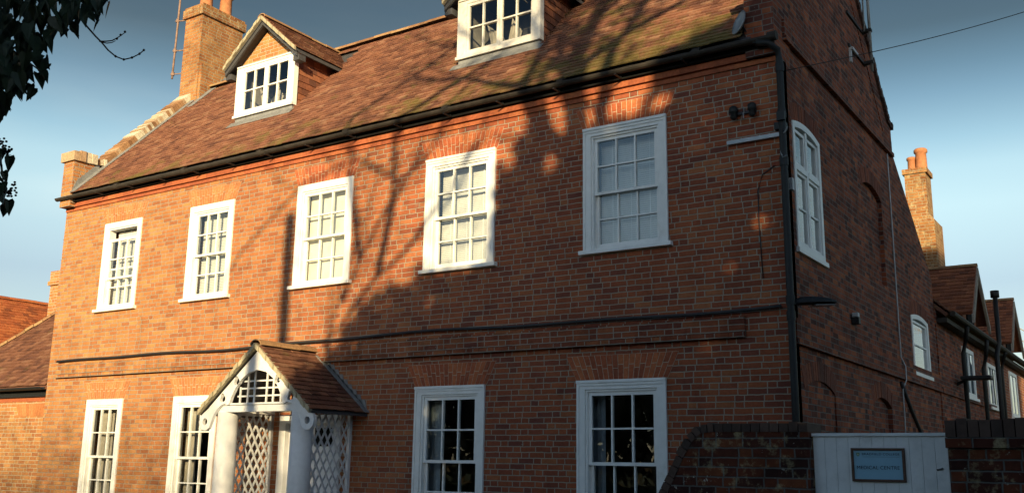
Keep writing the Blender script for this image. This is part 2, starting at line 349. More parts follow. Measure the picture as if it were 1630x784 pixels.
def ridge_run(mb, a, b, r=.10, seg=.33, sag=60):
    a, b = Vector(a), Vector(b); L = (b - a).length; n = max(1, int(L / seg)); d = (b - a).normalized()
    side = d.cross(Vector((0, 0, 1))).normalized(); up = side.cross(d)
    for i in range(n):
        p, q = a + d * (L * i / n + .004), a + d * (L * (i + 1) / n - .004); ring = []; dz = jit(.006)
        for P in (p, q):
            for rr in (r, r - .018):
                for k_ in range(7):
                    t = math.pi * (k_ / 6) ; ring.append(tuple(P + side * math.cos(t) * rr * 1.15 + up * (math.sin(t) * rr * .85 - .045 + dz)))
        fs = []
        for k_ in range(6):
            fs += [(k_, k_ + 1, 15 + k_, 14 + k_), (7 + k_ + 1, 7 + k_, 21 + k_, 21 + k_ + 1), (k_ + 1, k_, 7 + k_, 8 + k_), (14 + k_, 15 + k_, 22 + k_, 21 + k_)]
        mb.add(ring, fs)
def brick_row(mb, pts, wdt, hgt, step=.075, T=None, wob=.006):   # bricks set on edge along a polyline of (u,z); wdt=(w0,w1)
    P = [Vector((p[0], p[1])) for p in pts]
    for i in range(len(P) - 1):
        d = P[i + 1] - P[i]; L = d.length; d.normalize(); nn = Vector((-d.y, d.x)); k_ = max(1, round(L / step))
        for j in range(k_):
            a = P[i] + d * (L * j / k_ + .004); b = P[i] + d * (L * (j + 1) / k_ - .004); t = hgt + jit(wob); o = jit(wob)
            q = [a, b, b + nn * t, a + nn * t]
            mb.hexa([(x.x, wdt[0] + o, x.y) for x in q], [(x.x, wdt[1] + o, x.y) for x in q], T)

# ------------------------------------------------------------------ ground (the structure)
g = MB(); g.add([(-2500, -2500, 0), (2500, -2500, 0), (2500, 2500, 0), (-2500, 2500, 0)], [(0, 1, 2, 3)])
o = g.build('ground', 'grass'); o['kind'] = 'structure'
g = MB(); g.add([(-60, -14, .004), (60, -14, .004), (60, -7.2, .004), (-60, -7.2, .004)], [(0, 1, 2, 3)])
o = g.build('road', 'tarmac'); o['kind'] = 'structure'
g = MB(); g.box((-60, -7.2, -.1), (60, -5.6, .12)); o = g.build('pavement', 'tarmac'); o['kind'] = 'structure'

# ================================================================== MAIN HOUSE
house = thing('brick_house', 'long two storey red brick house with tiled roof, two dormers and white sash windows', 'house', (W / 2, 0, 0))
EZ, TP = 6.40, math.radians(46.4)              # eaves height of the tile edge, roof pitch
tanp = math.tan(TP); YE = -.17
def roofz(y): return EZ + (y - YE) * tanp
DEP = 5.30; YR = DEP / 2; RZ = roofz(YR)

UPW = [(1.302, 2.365), (3.670, 4.757), (6.205, 7.354), (8.742, 9.915), (11.266, 12.403)]
LOW = [(1.305, 2.320), (3.654, 4.717), (8.680, 9.815), (11.175, 12.337)]
ZS, ZT, LT, LS = 4.108, 5.728, 2.577, .72
wl = MB(FA)
holes = [rect(a + .01, b - .01, ZS + .01, ZT - .01) for a, b in UPW] + [rect(a + .01, b - .01, LS + .01, LT - .01) for a, b in LOW]
holes.append(rect(6.22, 7.28, .12, 2.25))
wl.prism([rect(0, W, -.3, 6.30)] + holes, 0, -.32)
wall = wl.build('wall', 'brick', house)
# right gable wall, with the flush rear extension under a lower slope
gw = MB(GA)
GW = (.42, 1.46)
outer = [(.001, -.3), (7.98, -.3), (7.98, 4.85), (7.82, 5.02), (5.50, 6.60), (5.50, 6.98), (YR, roofz(YR) + .12), (-.04, roofz(-.04) + .12), (-.04, 6.30), (.001, 6.30)]
gh = [archloop(GW[0] + .01, GW[1] - .01, 4.03, 5.53, 5.60)[::1], archloop(6.05, 7.30, 3.10, 4.00, 4.06)]
gh += [archloop(3.42, 4.60, 4.22, 5.50, 5.64), archloop(.42, 1.62, .6, 2.45, 2.57), archloop(3.37, 4.41, .6, 2.44, 2.56)]
gw.prism([outer] + gh, 0, -.32)
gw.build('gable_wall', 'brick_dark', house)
gp = MB(GA)                                     # bricked-up openings, set back
for r_, d_ in ((rect(3.36, 4.66, 4.15, 5.72), -.06), (rect(.36, 1.68, .5, 2.62), -.02), (rect(3.3, 4.5, .5, 2.62), -.06)):
    gp = MB(GA); gp.prism([r_], d_, -.30); gp.build('blocked_window', 'brick_dark', house)
for (a, b, zs, zc) in ((GW[0], GW[1], 5.53, 5.60), (6.05, 7.30, 4.00, 4.06), (3.42, 4.60, 5.50, 5.64), (.42, 1.62, 2.45, 2.57), (3.37, 4.41, 2.44, 2.56)):
    lp = archloop(a, b, zs - .01, zs, zc, 16)[2:][::-1]; gs = MB(GA)
    brick_row(gs, lp[::1], (.004, -.06), .22, .07, None, .003)
    gs.build('brick_arch', 'arch_dark', house)
lw = MB()                                       # left gable and back wall, never seen from the street but closing the house
lw.prism([[(0, -.3), (DEP, -.3), (DEP, 6.3), (YR, roofz(YR) - .1), (.0, 6.3)]], .001, .32, T=lambda u, w_, z: (w_, u + .325, z) if False else (w_, u + .33 * (1 if u < .1 else 0), z))
lw.box((.001, DEP - .32, -.3), (W - .33, DEP, 6.9))
lw.build('back_wall', 'brick', house)
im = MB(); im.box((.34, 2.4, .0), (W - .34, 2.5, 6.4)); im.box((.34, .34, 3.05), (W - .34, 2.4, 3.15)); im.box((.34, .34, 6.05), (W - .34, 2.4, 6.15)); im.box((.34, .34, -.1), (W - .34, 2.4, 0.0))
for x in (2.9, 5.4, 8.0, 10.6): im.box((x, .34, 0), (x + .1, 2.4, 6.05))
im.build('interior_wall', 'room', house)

# --- roof
DORM = [(3.57, 5.05), (8.58, 10.08)]; YD = .85
def clip_main(x, v):
    y = YE + v * math.cos(TP)
    for a, b in DORM:
        if a < x < b and y > YD + .05 and roofz(y) < 9.2 - max(0, 0) :
            return False
    return True
rf = MB(); X0, X1 = .36, W - .36
tiles(rf, (X0, YE, EZ), (1, 0, 0), (0, math.cos(TP), math.sin(TP)), X1 - X0, (YR - YE) / math.cos(TP), ok=lambda a, v: clip_main(X0 + a, v))
roof = rf.build('roof', 'tile', house, fixn=False)
dk = MB()
slab(dk, (X0 - .1, YE + .03, EZ - .005), (1, 0, 0), (0, math.cos(TP), math.sin(TP)), X1 - X0 + .2, (YR - YE) / math.cos(TP), .05)
slab(dk, (X1 + .1, DEP - YE, EZ - .005), (-1, 0, 0), (0, -math.cos(TP), math.sin(TP)), X1 - X0 + .2, (YR - YE) / math.cos(TP), .05)
dk.build('roof_deck', 'tar', roof)
rr_ = MB(); ridge_run(rr_, (X0 + .2, YR, RZ + .06), (X1, YR, RZ + .06), .115, .42); rr_.build('ridge_tiles', 'ridge', roof, fixn=False)
# rear extension roof (seen edge on from the street)
ex = MB(); slab(ex, (W - .33, 5.5, 6.50), (-1, 0, 0), (0, 2.35, -1.55), 6, 2.85, .08); ex.build('rear_roof_slope', 'tile_plain', roof)
# --- gable parapets: walls carried above the roof with lichened copings
def parapet(x0, x1, mat, cmat, name, yk0, yk1):
    pm = MB()
    T = lambda u, w_, z: (w_, u, z)
    zk = 7.06
    yj = (zk - .12 - EZ) / tanp + YE
    pm.prism([[(yk0, 6.18), (.25, 6.18), (YR, RZ - .15), (YR, RZ + .13), (yj + .12, zk), (yk0, zk)]], x0, x1, T)
    pm.prism([[(YR, RZ - .15), (DEP - .05, 6.5), (DEP + .22, 6.55), (DEP + .22, 6.95), (DEP - .05, 6.98), (YR, RZ + .13)]], x0, x1, T)
    pr = pm.build(name, mat, house)
    c = MB(); brick_row(c, [(yk0 - .05, zk), (yj - .06, zk + .02)], (x0 - .05, x1 + .05), .19, .11, T, .012)
    pts = [(yj - .05, zk + .03), (yj + .16, zk + .06)]
    n = 6
    for i in range(1, n + 1):
        t = i / n; pts.append((yj + .16 + (YR - yj - .16) * t, zk + .06 + (RZ + .13 - zk - .06) * t + .03 * math.sin(t * 6)))
    brick_row(c, pts, (x0 - .035, x1 + .035), .115, .078, T, .012)
    brick_row(c, [(YR, RZ + .15), (DEP - .02, 7.0), (DEP + .24, 6.92)], (x0 - .035, x1 + .035), .10, .078, T, .008)
    c.build('coping', cmat, pr)
    return pr
pl = parapet(-.002, .33, 'brick', 'coping', 'parapet', -.16, .5)
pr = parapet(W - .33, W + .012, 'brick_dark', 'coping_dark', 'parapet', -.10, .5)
# lead flashing stepped up the left parapet
fl = MB(); eu = Vector((0, math.cos(TP), math.sin(TP))); L = (YR - YE) / math.cos(TP)
for i in range(6):
    a = L * i / 6; b = L * (i + 1) / 6 + .03
    p = Vector((.33, YE, EZ)) + eu * a; q = Vector((.33, YE, EZ)) + eu * b; n = Vector((0, -math.sin(TP), math.cos(TP)))
    h0 = .046 + .004 * (i % 2)
    fl.hexa([tuple(p + n * h0), tuple(q + n * h0), tuple(q + n * h0 + Vector((.17, 0, 0))), tuple(p + n * h0 + Vector((.17, 0, 0)))],
            [tuple(p + n * (h0 - .008)), tuple(q + n * (h0 - .008)), tuple(q + n * (h0 - .008) + Vector((.17, 0, 0))), tuple(p + n * (h0 - .008) + Vector((.17, 0, 0)))])
zz = EZ + .08
while zz < RZ - .1:
    y = (zz - EZ) / tanp + YE
    hh_ = .30 if zz < 6.85 else .135; fl.prism([[(y - .07, zz), (y + .10, zz), (y + .10, zz + hh_), (y + .03, zz + hh_ * .8)]], .334, .342 + .001 * (int(zz * 13.8) % 3), T=lambda u, w_, z: (w_, u, z))
    zz += .0725
fl.build('lead_flashing', 'lead', pl, fixn=True)
# --- eaves: moulded brick cornice, gutter, downpipe
co = MB(FA)
for k_, (z0, z1, pr_) in enumerate(((6.115, 6.175, .022), (6.180, 6.255, .060))):
    x = .0
    while x < W - .05:
        b = min(x + .225, W - .012); co.box((x + .001, pr_ + jit(.0015), z0), (b - .001, -.05 - .002 * k_, z1)); x += .225
cornice = co.build('cornice', 'cornice', house)
fs = MB(FA); fs.box((.02, .11, 6.262), (W - .02, .02, 6.36)); fs.build('fascia', 'near_black', house)  # coloured near black to stand for the shaded gap below the gutter
gu = MB()
prof = [(-.068, .0), (-.064, -.03), (-.045, -.055), (-.016, -.068), (.016, -.068), (.045, -.055), (.064, -.03), (.068, 0), (.058, 0), (.04, -.045), (0, -.058), (-.04, -.045), (-.058, 0)]
prof = [(a_ * .76, b_ * .76) for a_, b_ in prof]
def gutter(mb, x0, x1, yc, zc, step=1.85):
    x = x0; 
    while x < x1 - .01:
        b = min(x + step, x1); z0 = zc - .012 * math.sin(x * .5); z1 = zc - .012 * math.sin(b * .5)
        n = len(prof); vs = [(x, yc + p[0], z0 + p[1]) for p in prof] + [(b, yc + p[0], z1 + p[1]) for p in prof]
        mb.add(vs, [(i, (i + 1) % n, (i + 1) % n + n, i + n) for i in range(n)] + [tuple(range(n)), tuple(reversed(range(n, 2 * n)))])
        mb.tube([(b - .05, yc, z1 - .004), (b + .05, yc, z1 - .004)], .056, 12)
        x = b
gutter(gu, -.06, W + .02, -.19, 6.35)
gt = gu.build('gutter', 'gutter', house)
for i in range(16): 
    x = .4 + i * .88; gb = MB(); gb.box((x, -.28, 6.262), (x + .025, -.12, 6.274)); gb.box((x, -.13, 6.275), (x + .025, -.118, 6.36)); gb.build('gutter_bracket', 'black', gt)
dp = MB(); PX, PY = 13.825, -.055
dp.tube([(W - .16, -.20, 6.30), (W - .03, -.19, 6.27), (PX, -.10, 6.20), (PX, PY, 6.10), (PX, PY, 4.0), (PX, PY, 2.5), (PX, PY, .1)], .040, 12)
dpo = dp.build('downpipe', 'black', house, smooth=True)
for z in (6.0, 5.45, 4.9, 3.35, 3.18, 1.9): db = MB(); db.tube([(PX, PY, z - .05), (PX, PY, z + .05)], .049, 12); db.build('pipe_collar', 'black', dpo)
db = MB(); db.box((PX - .09, PY - .01, 5.28), (PX + .03, PY + .09, 5.36)); db.box((PX - .04, PY - .07, 5.36), (PX + .05, PY - .03, 5.46))
db.build('pipe_bracket', 'black', dpo)
# --- string course of brick over the ground floor
sc = MB(FA); sc.box((.30, .048, 3.05), (13.30, -.02, 3.225)); scb = sc.build('string_course', 'brick_band', house)
s2 = MB(FA); x = .30
while x < 13.29:
    b = min(x + .225, 13.298); s2.box((x + .002, .080 + jit(.003), 2.985), (b - .002, -.02, 3.04)); x += .225
s2.build('moulding', 'brick_band', scb)
s3 = MB(GA); s3.box((.16, .035, 2.97), (7.95, -.02, 3.19)); s3.box((.16, .055, 2.905), (7.95, -.02, 2.967))
s3.build('string_course', 'brick_dark', house); s3 = MB(GA); s3.box((.2, .04, 6.50), (5.40, -.02, 6.70)); s3.box((.2, .06, 6.44), (5.44, -.02, 6.497)); s3.build('string_course', 'brick_dark', house)
# --- gauged flat arches
def flat_arch(a, b, z0, z1, splay, mat='gauged', n=16):
    mb = MB(FA); bot = (a - .02, b + .02); top = (a - .02 - splay, b + .02 + splay)
    for i in range(n):
        for (t0, t1) in ((0, .52 + .14 * (i % 2) - .07), (.52 + .14 * (i % 2) - .07, 1)):
            f = lambda k_, t: (bot[0] + (bot[1] - bot[0]) * k_ / n) * (1 - t) + (top[0] + (top[1] - top[0]) * k_ / n) * t
            e = .004; q = [(f(i, t0) + e, z0 + (z1 - z0) * t0 + e), (f(i + 1, t0) - e, z0 + (z1 - z0) * t0 + e), (f(i + 1, t1) - e, z0 + (z1 - z0) * t1 - e), (f(i, t1) + e, z0 + (z1 - z0) * t1 - e)]
            d = .006 + jit(.0015); mb.hexa([(p[0], d, p[1]) for p in q], [(p[0], -.03, p[1]) for p in q])
    o = mb.build('brick_arch', mat, house)
    m2 = MB(FA); m2.prism([[(bot[0], z0), (bot[1], z0), (top[1], z1), (top[0], z1)]], .003, -.02); m2.build('arch_mortar', 'mortar', o)
for i, (a, b) in enumerate(UPW): flat_arch(a, b, ZT + .005, ZT + .285, .10, mat='gauged_buff' if i < 2 else 'gauged', n=19)
for i, (a, b) in enumerate(LOW): flat_arch(a, b, LT + .005, LT + .30, .14, mat='gauged_buff' if i < 2 else 'gauged', n=19)

# --- sash windows
def sash(mb, u0, u1, z0, z1, w0, w1, bot, top, cols=3, rows=2, st=.045, bar=.020):
    mb.box((u0, w0, z0), (u0 + st, w1, z1)); mb.box((u1 - st, w0, z0), (u1, w1, z1))
    mb.box((u0 + st, w0, z0), (u1 - st, w1, z0 + bot)); mb.box((u0 + st, w0, z1 - top), (u1 - st, w1, z1))
    a0, a1, b0, b1 = u0 + st, u1 - st, z0 + bot, z1 - top; c = (w0 + w1) / 2
    for i in range(1, cols):
        u = a0 + (a1 - a0) * i / cols; mb.box((u - bar / 2, w0 + .003, b0), (u + bar / 2, w1 - .003, b1))
    for j in range(1, rows):
        z = b0 + (b1 - b0) * j / rows; mb.box((a0, w0 + .005, z - bar / 2), (a1, w1 - .005, z + bar / 2))
    return (a0, a1, b0, b1, c)
def sash_window(a, b, z0, z1, drop=0, lift=0, blind=None, moulded=True, T=FA, mat='white', curt=None):
    f = MB(T); cw, ch = .105, .105
    f.box((a, .022, z0 + .05), (a + cw, -.13, z1)); f.box((b - cw, .022, z0 + .05), (b, -.13, z1)); f.box((a + cw, .022, z1 - ch), (b - cw, -.13, z1))
    if moulded:
        f.box((a - .004, .046, z1 - .030), (b + .004, .022, z1 + .004)); f.box((a - .002, .034, z0 + .06), (a + .028, .022, z1 - .031)); f.box((b - .028, .034, z0 + .06), (b + .002, .022, z1 - .031))
        f.box((a + .029, .034, z1 - .062), (b - .029, .022, z1 - .032))
    ia, ib, iz1, iz0 = a + cw + .028, b - cw - .028, z1 - ch - .026, z0 + .06
    f.box((a + cw, .002, iz0), (ia, -.13, iz1)); f.box((ib, .002, iz0), (b - cw, -.13, iz1)); f.box((a + cw, .002, iz1), (b - cw, -.13, z1 - ch))
    fo = f.build('window', mat, house)
    s = MB(T); s.box((a - .05, .075, z0), (b + .05, -.14, z0 + .052)); s.build('sill', mat, fo, bevel=.006)
    mid = (iz0 + iz1) / 2
    us = MB(T); gu_ = sash(us, ia, ib, mid - .02 - drop, iz1 - drop, -.020, -.058, .035, .045)
    us.build('upper_sash', mat, fo)
    ls = MB(T); gl_ = sash(ls, ia, ib, iz0 + lift, mid + .02 + lift, -.066, -.104, .075, .035)
    ls.build('lower_sash', mat, fo)
    gm = MB(T)
    for (p, q, r_, t_, c) in (gu_, gl_): gm.add([(p - .01, c, r_ - .01), (q + .01, c, r_ - .01), (q + .01, c, t_ + .01), (p - .01, c, t_ + .01)], [(0, 1, 2, 3)])
    gm.build('glass', 'glass', fo)
    if blind == 'slats':
        bl = MB(T); z = iz0 + .03
        while z < iz1 - .02:
            t = .0098; bl.add([(ia + .015, -.172, z + t), (ib - .015, -.172, z + t), (ib - .015, -.186, z - t), (ia + .015, -.186, z - t)], [(0, 1, 2, 3)]); z += .0265
        for u in (ia + .18, (ia + ib) / 2, ib - .18): bl.box((u - .005, -.168, iz0), (u + .005, -.170, iz1))
        bl.build('blind', 'blind', fo, fixn=False)
    elif blind == 'roller':
        bl = MB(T); bl.box((ia - .01, -.165, iz0), (ib + .01, -.168, iz1)); bl.build('blind', 'blind_cream', fo)
    if curt:
        cm = MB(T)
        for (p, q) in curt[1]:
            n = 26; vs = []
            for i in range(n + 1):
                u = a + (b - a) * (p + (q - p) * i / n); ww = -.24 + .022 * math.sin(i * 1.9) + jit(.006)
                vs += [(u, ww, z0 - .1), (u, ww, z1 + .1)]
            cm.add(vs, [(2 * i, 2 * i + 2, 2 * i + 3, 2 * i + 1) for i in range(n)])
        cm.build('curtain', curt[0], fo, smooth=True, fixn=False)
    return fo
for i, (a, b) in enumerate(UPW):
    sash_window(a, b, ZS, ZT, drop=.17 if i == 0 else 0, lift=.0, blind='roller' if i == 2 else 'slats', moulded=i >= 3)
sash_window(*LOW[0], LS, LT, moulded=False, curt=('curtain_beige', ((.05, .36), (.42, .62))))
sash_window(*LOW[1], LS, LT, moulded=False, curt=('curtain_beige', ((.05, .30), (.86, .97))))
sash_window(*LOW[2], LS, LT, curt=('curtain', ((-.15, .22),)))
sash_window(*LOW[3], LS, LT, curt=('curtain', ((-.15, .2),)))
# gable casement with a segmental head
def arch_casement(a, b, z0, zs, zc, T, parent, transom=None, rev=-.06, mull=True):
    f = MB(T); cw = .075; f.prism([archloop(a, b, z0 + .04, zs, zc), archloop(a + cw, b - cw, z0 + .04 + cw, zs - .06, zc - cw)], rev + .045, rev - .06)
    c = (a + b) / 2
    if mull: f.box((c - .03, rev + .035, z0 + .11), (c + .03, rev - .05, zc - .07))
    if transom:
        f.box((a + cw, rev + .04, transom - .032), (c - .03, rev - .05, transom + .032)); f.box((c + .03, rev + .04, transom - .032), (b - cw, rev - .05, transom + .032))
    zb = z0 + .115; zt_ = zs - .055
    for (p, q) in (((a + cw, c - .03), (c + .03, b - cw)) if mull else ((a + cw, b - cw),)):
        for (y0, y1) in (((zb, transom - .032), (transom + .032, zt_)) if transom else ((zb, zt_),)):
            s_ = .038; f.box((p, rev + .02, y0), (p + s_, rev - .03, y1)); f.box((q - s_, rev + .02, y0), (q, rev - .03, y1)); f.box((p + s_, rev + .02, y0), (q - s_, rev - .03, y0 + s_)); f.box((p + s_, rev + .02, y1 - s_), (q - s_, rev - .03, y1))
            if not transom or y0 == zb: f.box((p + s_, rev + .015, (y0 + y1) / 2 - .012), (q - s_, rev - .02, (y0 + y1) / 2 + .012))
    o = f.build('window', 'white', parent)
    g_ = MB(T); lp_ = archloop(a + cw - .01, b - cw + .01, z0 + .1, zs - .06, zc - cw + .01); g_.add([(u, rev, z) for u, z in lp_], [tuple(range(len(lp_)))]); g_.build('glass', 'glass', o)
    s = MB(T); s.box((a - .04, .04, z0 - .015), (b + .05, -.13, z0 + .045)); s.build('sill', 'white', o, bevel=.005)
    k2 = MB(T); n = 40; vs = []
    for i in range(n + 1):
        u = a + (b - a) * i / n; ww = -.30 + .02 * math.sin(i * 1.7); vs += [(u, ww, z0), (u, ww, z0 + (zc - z0) * (.58 if transom else 1))]
    k2.add(vs, [(2 * i, 2 * i + 2, 2 * i + 3, 2 * i + 1) for i in range(n)]); k2.build('net_curtain', 'blind', o, smooth=True, fixn=False)
    return o
arch_casement(GW[0], GW[1], 3.98, 5.53, 5.60, GA, house, transom=5.0, rev=-.03)
arch_casement(6.05, 7.30, 3.06, 4.00, 4.06, GA, house, transom=None, rev=-.03, mull=False)

# --- dormers
def dormer(a, b, mat, brickm, worn):
    zb, zt = 7.58, 8.55; c = (a + b) / 2; hw = (b - a) / 2; yf = YD
    ze = zt + .10; zap = 9.30; dm = MB()                    # core: brick gable front and side cheeks
    yb = lambda z: (z - EZ) / tanp + YE
    dm.prism([[(a + .03, zt - .02), (b - .03, zt - .02), (b - .03, ze), (c, zap - .12), (a + .03, ze)]], yf + .03, yf + .14)
    core = dm.build('dormer', brickm, house)
    for x in (a + .04, b - .10):
        ck = MB(); ck.prism([[(yf + .05, zb - .15), (yf + .05, ze), (yb(ze), ze), (yb(zb - .15), zb - .15)]], x, x + .06, T=lambda u, w_, z: (w_, u, z))
        ck.build('cheek', 'render', core)
    for sgn, x in ((1, b - .04), (-1, a + .04)):
        r = 0; ht = MB()
        while zb - .1 + r * .115 < zt - .12:
            z = zb - .1 + r * .115; y = yf + .02 + (r % 2) * .085; y1 = yb(z + .03) + .08
            yy = yf + .02
            while yy < y1:
                q = min(yy + (.165 if yy > yf + .03 or r % 2 else .0825), y1)
                x0 = x; x1 = x + sgn * (.012 + jit(.003)); x2 = x + sgn * (.028 + jit(.003))
                ht.hexa([(x0, yy + .003, z), (x2, yy + .003, z), (x2, q - .003, z), (x0, q - .003, z)], [(x0, yy + .003, z + .14), (x1, yy + .003, z + .14), (x1, q - .003, z + .14), (x0, q - .003, z + .14)])
                yy = q
            r += 1
        ht.build('hung_tiles', 'tile_hung', core)
    # window board
    wf = MB(FA); F = -yf
    wf.box((a, F + .04, zb), (a + .17, F - .06, zt)); wf.box((b - .12, F + .04, zb), (b, F - .06, zt)); wf.box((a + .17, F + .04, zt - .085), (b - .12, F - .06, zt)); wf.box((a + .17, F + .04, zb), (b - .12, F - .06, zb + .06))
    wf.box((a - .01, F + .07, zb - .012), (b + .01, F + .04, zb + .035)); wf.box((a + .02, F + .062, zt - .03), (b - .02, F + .042, zt - .005))
    wo = wf.build('window', mat, core)
    cs = MB(FA); gm = MB(FA); a0, b0 = a + .17, b - .12; mid = (a0 + b0) / 2; st = .045
    for p, q in ((a0, mid), (mid, b0)):
        ac = sash(cs, p + .002, q - .002, zb + .062, zt - .087, F + .030, F - .01, .055, .045, 2, 2, .045, .022)
        gm.add([(ac[0] - .01, F + .008, ac[2] - .01), (ac[1] + .01, F + .008, ac[2] - .01), (ac[1] + .01, F + .008, ac[3] + .01), (ac[0] - .01, F + .008, ac[3] + .01)], [(0, 1, 2, 3)])
    cs.build('casement', mat, core); gm.build('glass', 'glass', core)
    for (q0, q1, sl_) in ((a + .42, a + .72, .12), (b - .62, b - .44, -.10)):
        cv = MB(); n_ = 12; vs = []
        for i in range(n_ + 1):
            t_ = i / n_; yy = yf + .16 + .02 * math.sin(i * 2.1); vs += [(q0 + (q1 - q0) * t_ + sl_, yy, zb + .02), (q0 + (q1 - q0) * t_, yy, zb + .55 - .25 * t_)]
        cv.add(vs, [(2 * i, 2 * i + 2, 2 * i + 3, 2 * i + 1) for i in range(n_)]); cv.build('curtain', 'curtain_beige', core, smooth=True, fixn=False)
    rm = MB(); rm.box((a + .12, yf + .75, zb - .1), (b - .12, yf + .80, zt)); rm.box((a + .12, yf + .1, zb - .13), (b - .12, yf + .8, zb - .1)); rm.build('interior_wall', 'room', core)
    # roof: two tiled slopes running back into the main roof
    pt = math.atan2(zap - ze + .08, hw + .10); oh = .22; yback = yb(zap) + .1; t = MB(); d = MB()
    ew = hw + .17; zl = zap - ew * math.tan(pt)
    Lr = ew / math.cos(pt)
    def ok(u_, v_):
        z = zl + v_ * math.sin(pt); return (yf - oh + u_) < yb(z) + .06
    tiles(t, (c + ew, yf - oh, zl), (0, 1, 0), (-math.cos(pt), 0, math.sin(pt)), yback - yf + oh, Lr, ok=ok)
    okl = lambda u_, v_: (yback - u_) < yb(zl + v_ * math.sin(pt)) + .06
    tiles(t, (c - ew, yback, zl), (0, -1, 0), (math.cos(pt), 0, math.sin(pt)), yback - yf + oh, Lr, ok=okl)
    t.build('dormer_roof', 'tile_plain', core, fixn=False)
    for sg in (1, -1):                                       # solid slopes under the tiles, stopping in the main roof
        top = [(c, yf - oh + .03, zap), (c + sg * ew, yf - oh + .03, zl), (c + sg * ew, yb(zl), zl), (c, yb(zap), zap)]
        d.hexa([(x, y, z - .004) for x, y, z in top], [(x, y, z - .06) for x, y, z in top])
    d.build('soffit', 'tar', core)
    rg = MB(); ridge_run(rg, (c, yf - oh, zap + .04), (c, yb(zap) , zap + .04), .085, .36); rg.build('ridge_tiles', 'ridge', core, fixn=False)
    bb = MB()                                                # barge boards and mortar verge
    for sg in (1, -1):
        for (o0, o1, y0, y1) in ((.042, .135, yf - oh + .05, yf - oh + .09),):
            q = [(c, zap - o0), (c + sg * ew, zl - o0), (c + sg * ew, zl - o1), (c, zap - o1)]
            bb.hexa([(p[0], y0, p[1]) for p in q], [(p[0], y1, p[1]) for p in q])
        bb.box((c + sg * (ew - .05) - .07, yf - oh + .09, zl - .19), (c + sg * (ew - .05) + .07, yf + .03, zl - .09))
    bb.build('barge_board', 'tar', core)
    vg = MB()
    for sg in (1, -1):
        n = 11
        for i in range(n):
            p = (i / n, (i + .93) / n); e = .004 + .012 * ((i % 2))
            q = [(c + sg * ew * (1 - p[0]), zl + (zap - zl) * p[0] + .034), (c + sg * ew * (1 - p[1]), zl + (zap - zl) * p[1] + .030), (c + sg * ew * (1 - p[1]), zl + (zap - zl) * p[1] - .040), (c + sg * ew * (1 - p[0]), zl + (zap - zl) * p[0] - .040)]
            vg.hexa([(x_, yf - oh - .012 - e, z_) for x_, z_ in q], [(x_, yf - oh + .03, z_) for x_, z_ in q])
    vg.build('verge', 'verge', core)
    fl = MB(); n = Vector((0, -math.sin(TP), math.cos(TP))); ev = Vector((0, math.cos(TP), math.sin(TP)))
    y0 = yf - .12; P = Vector((a - .06, y0, roofz(y0))) + n * .048
    fl.hexa([tuple(P), tuple(P + Vector((b - a + .12, 0, 0))), tuple(P + Vector((b - a + .12, 0, 0)) + ev * .16), tuple(P + ev * .16)],
            [tuple(P - n * .008), tuple(P + Vector((b - a + .12, 0, 0)) - n * .008), tuple(P + Vector((b - a + .12, 0, 0)) + ev * .16 - n * .008), tuple(P + ev * .16 - n * .008)])
    fl.box((a + .02, yf - .022, roofz(yf - .022) + .05), (b - .02, yf + .05, zb - .013)); fl.build('lead_flashing', 'lead', core)
    return core
d1 = dormer(*DORM[0], 'white', 'brick_buff', 0)
d2 = dormer(*DORM[1], 'white_worn', 'brick_buff', 1)

# --- chimney at the left gable
def pot(mb, c, h, r):
    mb.lathe(c, [(r, 0), (r * .92, h * .12), (r * .86, h * .8), (r * 1.08, h * .84), (r * 1.08, h * .95), (r * .9, h), (r * .7, h), (r * .66, h * .6)], 20)
ch = MB(); cx0, cx1, cy0, cy1 = -.03, .53, 2.27, 3.38
ch.box((cx0, cy0, 6.4), (cx1, cy1, 10.98)); ch.prism([[(cy0 + .02, 8.6), (cy1 + .2, 8.6), (cy1 + .2, 9.60), (cy0 + .03, 9.86)]], cx1 - .05, cx1 + .075, T=lambda u, w_, z: (w_, u, z))
chim = ch.build('chimney', 'brick_chimney', house)
cc = MB(); cc.box((cx0 - .05, cy0 - .05, 10.983), (cx1 + .05, cy1 + .05, 11.18)); cc.box((cx0 - .025, cy0 - .025, 11.183), (cx1 + .025, cy1 + .025, 11.24)); cc.build('chimney_cap', 'brick_lichen', chim)
for y in (2.55, 3.08):
    p = MB(); pot(p, (.25, y, 11.24), .62, .15); p.build('chimney_pot', 'terracotta', chim, smooth=True)
cf = MB(); zz = 9.02
while zz < 9.62:
    y = (zz - EZ) / tanp + YE; cf.prism([[(y - .05, zz), (y + .16, zz), (y + .16, zz + .13), (y + .04, zz + .13)]], cx1 + .078, cx1 + .086, T=lambda u, w_, z: (w_, u, z)); zz += .0725
eu2 = Vector((0, math.cos(TP), math.sin(TP))); n = Vector((0, -math.sin(TP), math.cos(TP))); P = Vector((cx1 + .07, 2.05, roofz(2.05))) + n * .05; Q = P + eu2 * .85
cf.hexa([tuple(P), tuple(P + Vector((.16, 0, 0))), tuple(Q + Vector((.16, 0, 0))), tuple(Q)], [tuple(P - n * .01), tuple(P + Vector((.16, 0, 0)) - n * .01), tuple(Q + Vector((.16, 0, 0)) - n * .01), tuple(Q - n * .01)])
cf.build('lead_flashing', 'lead', chim)

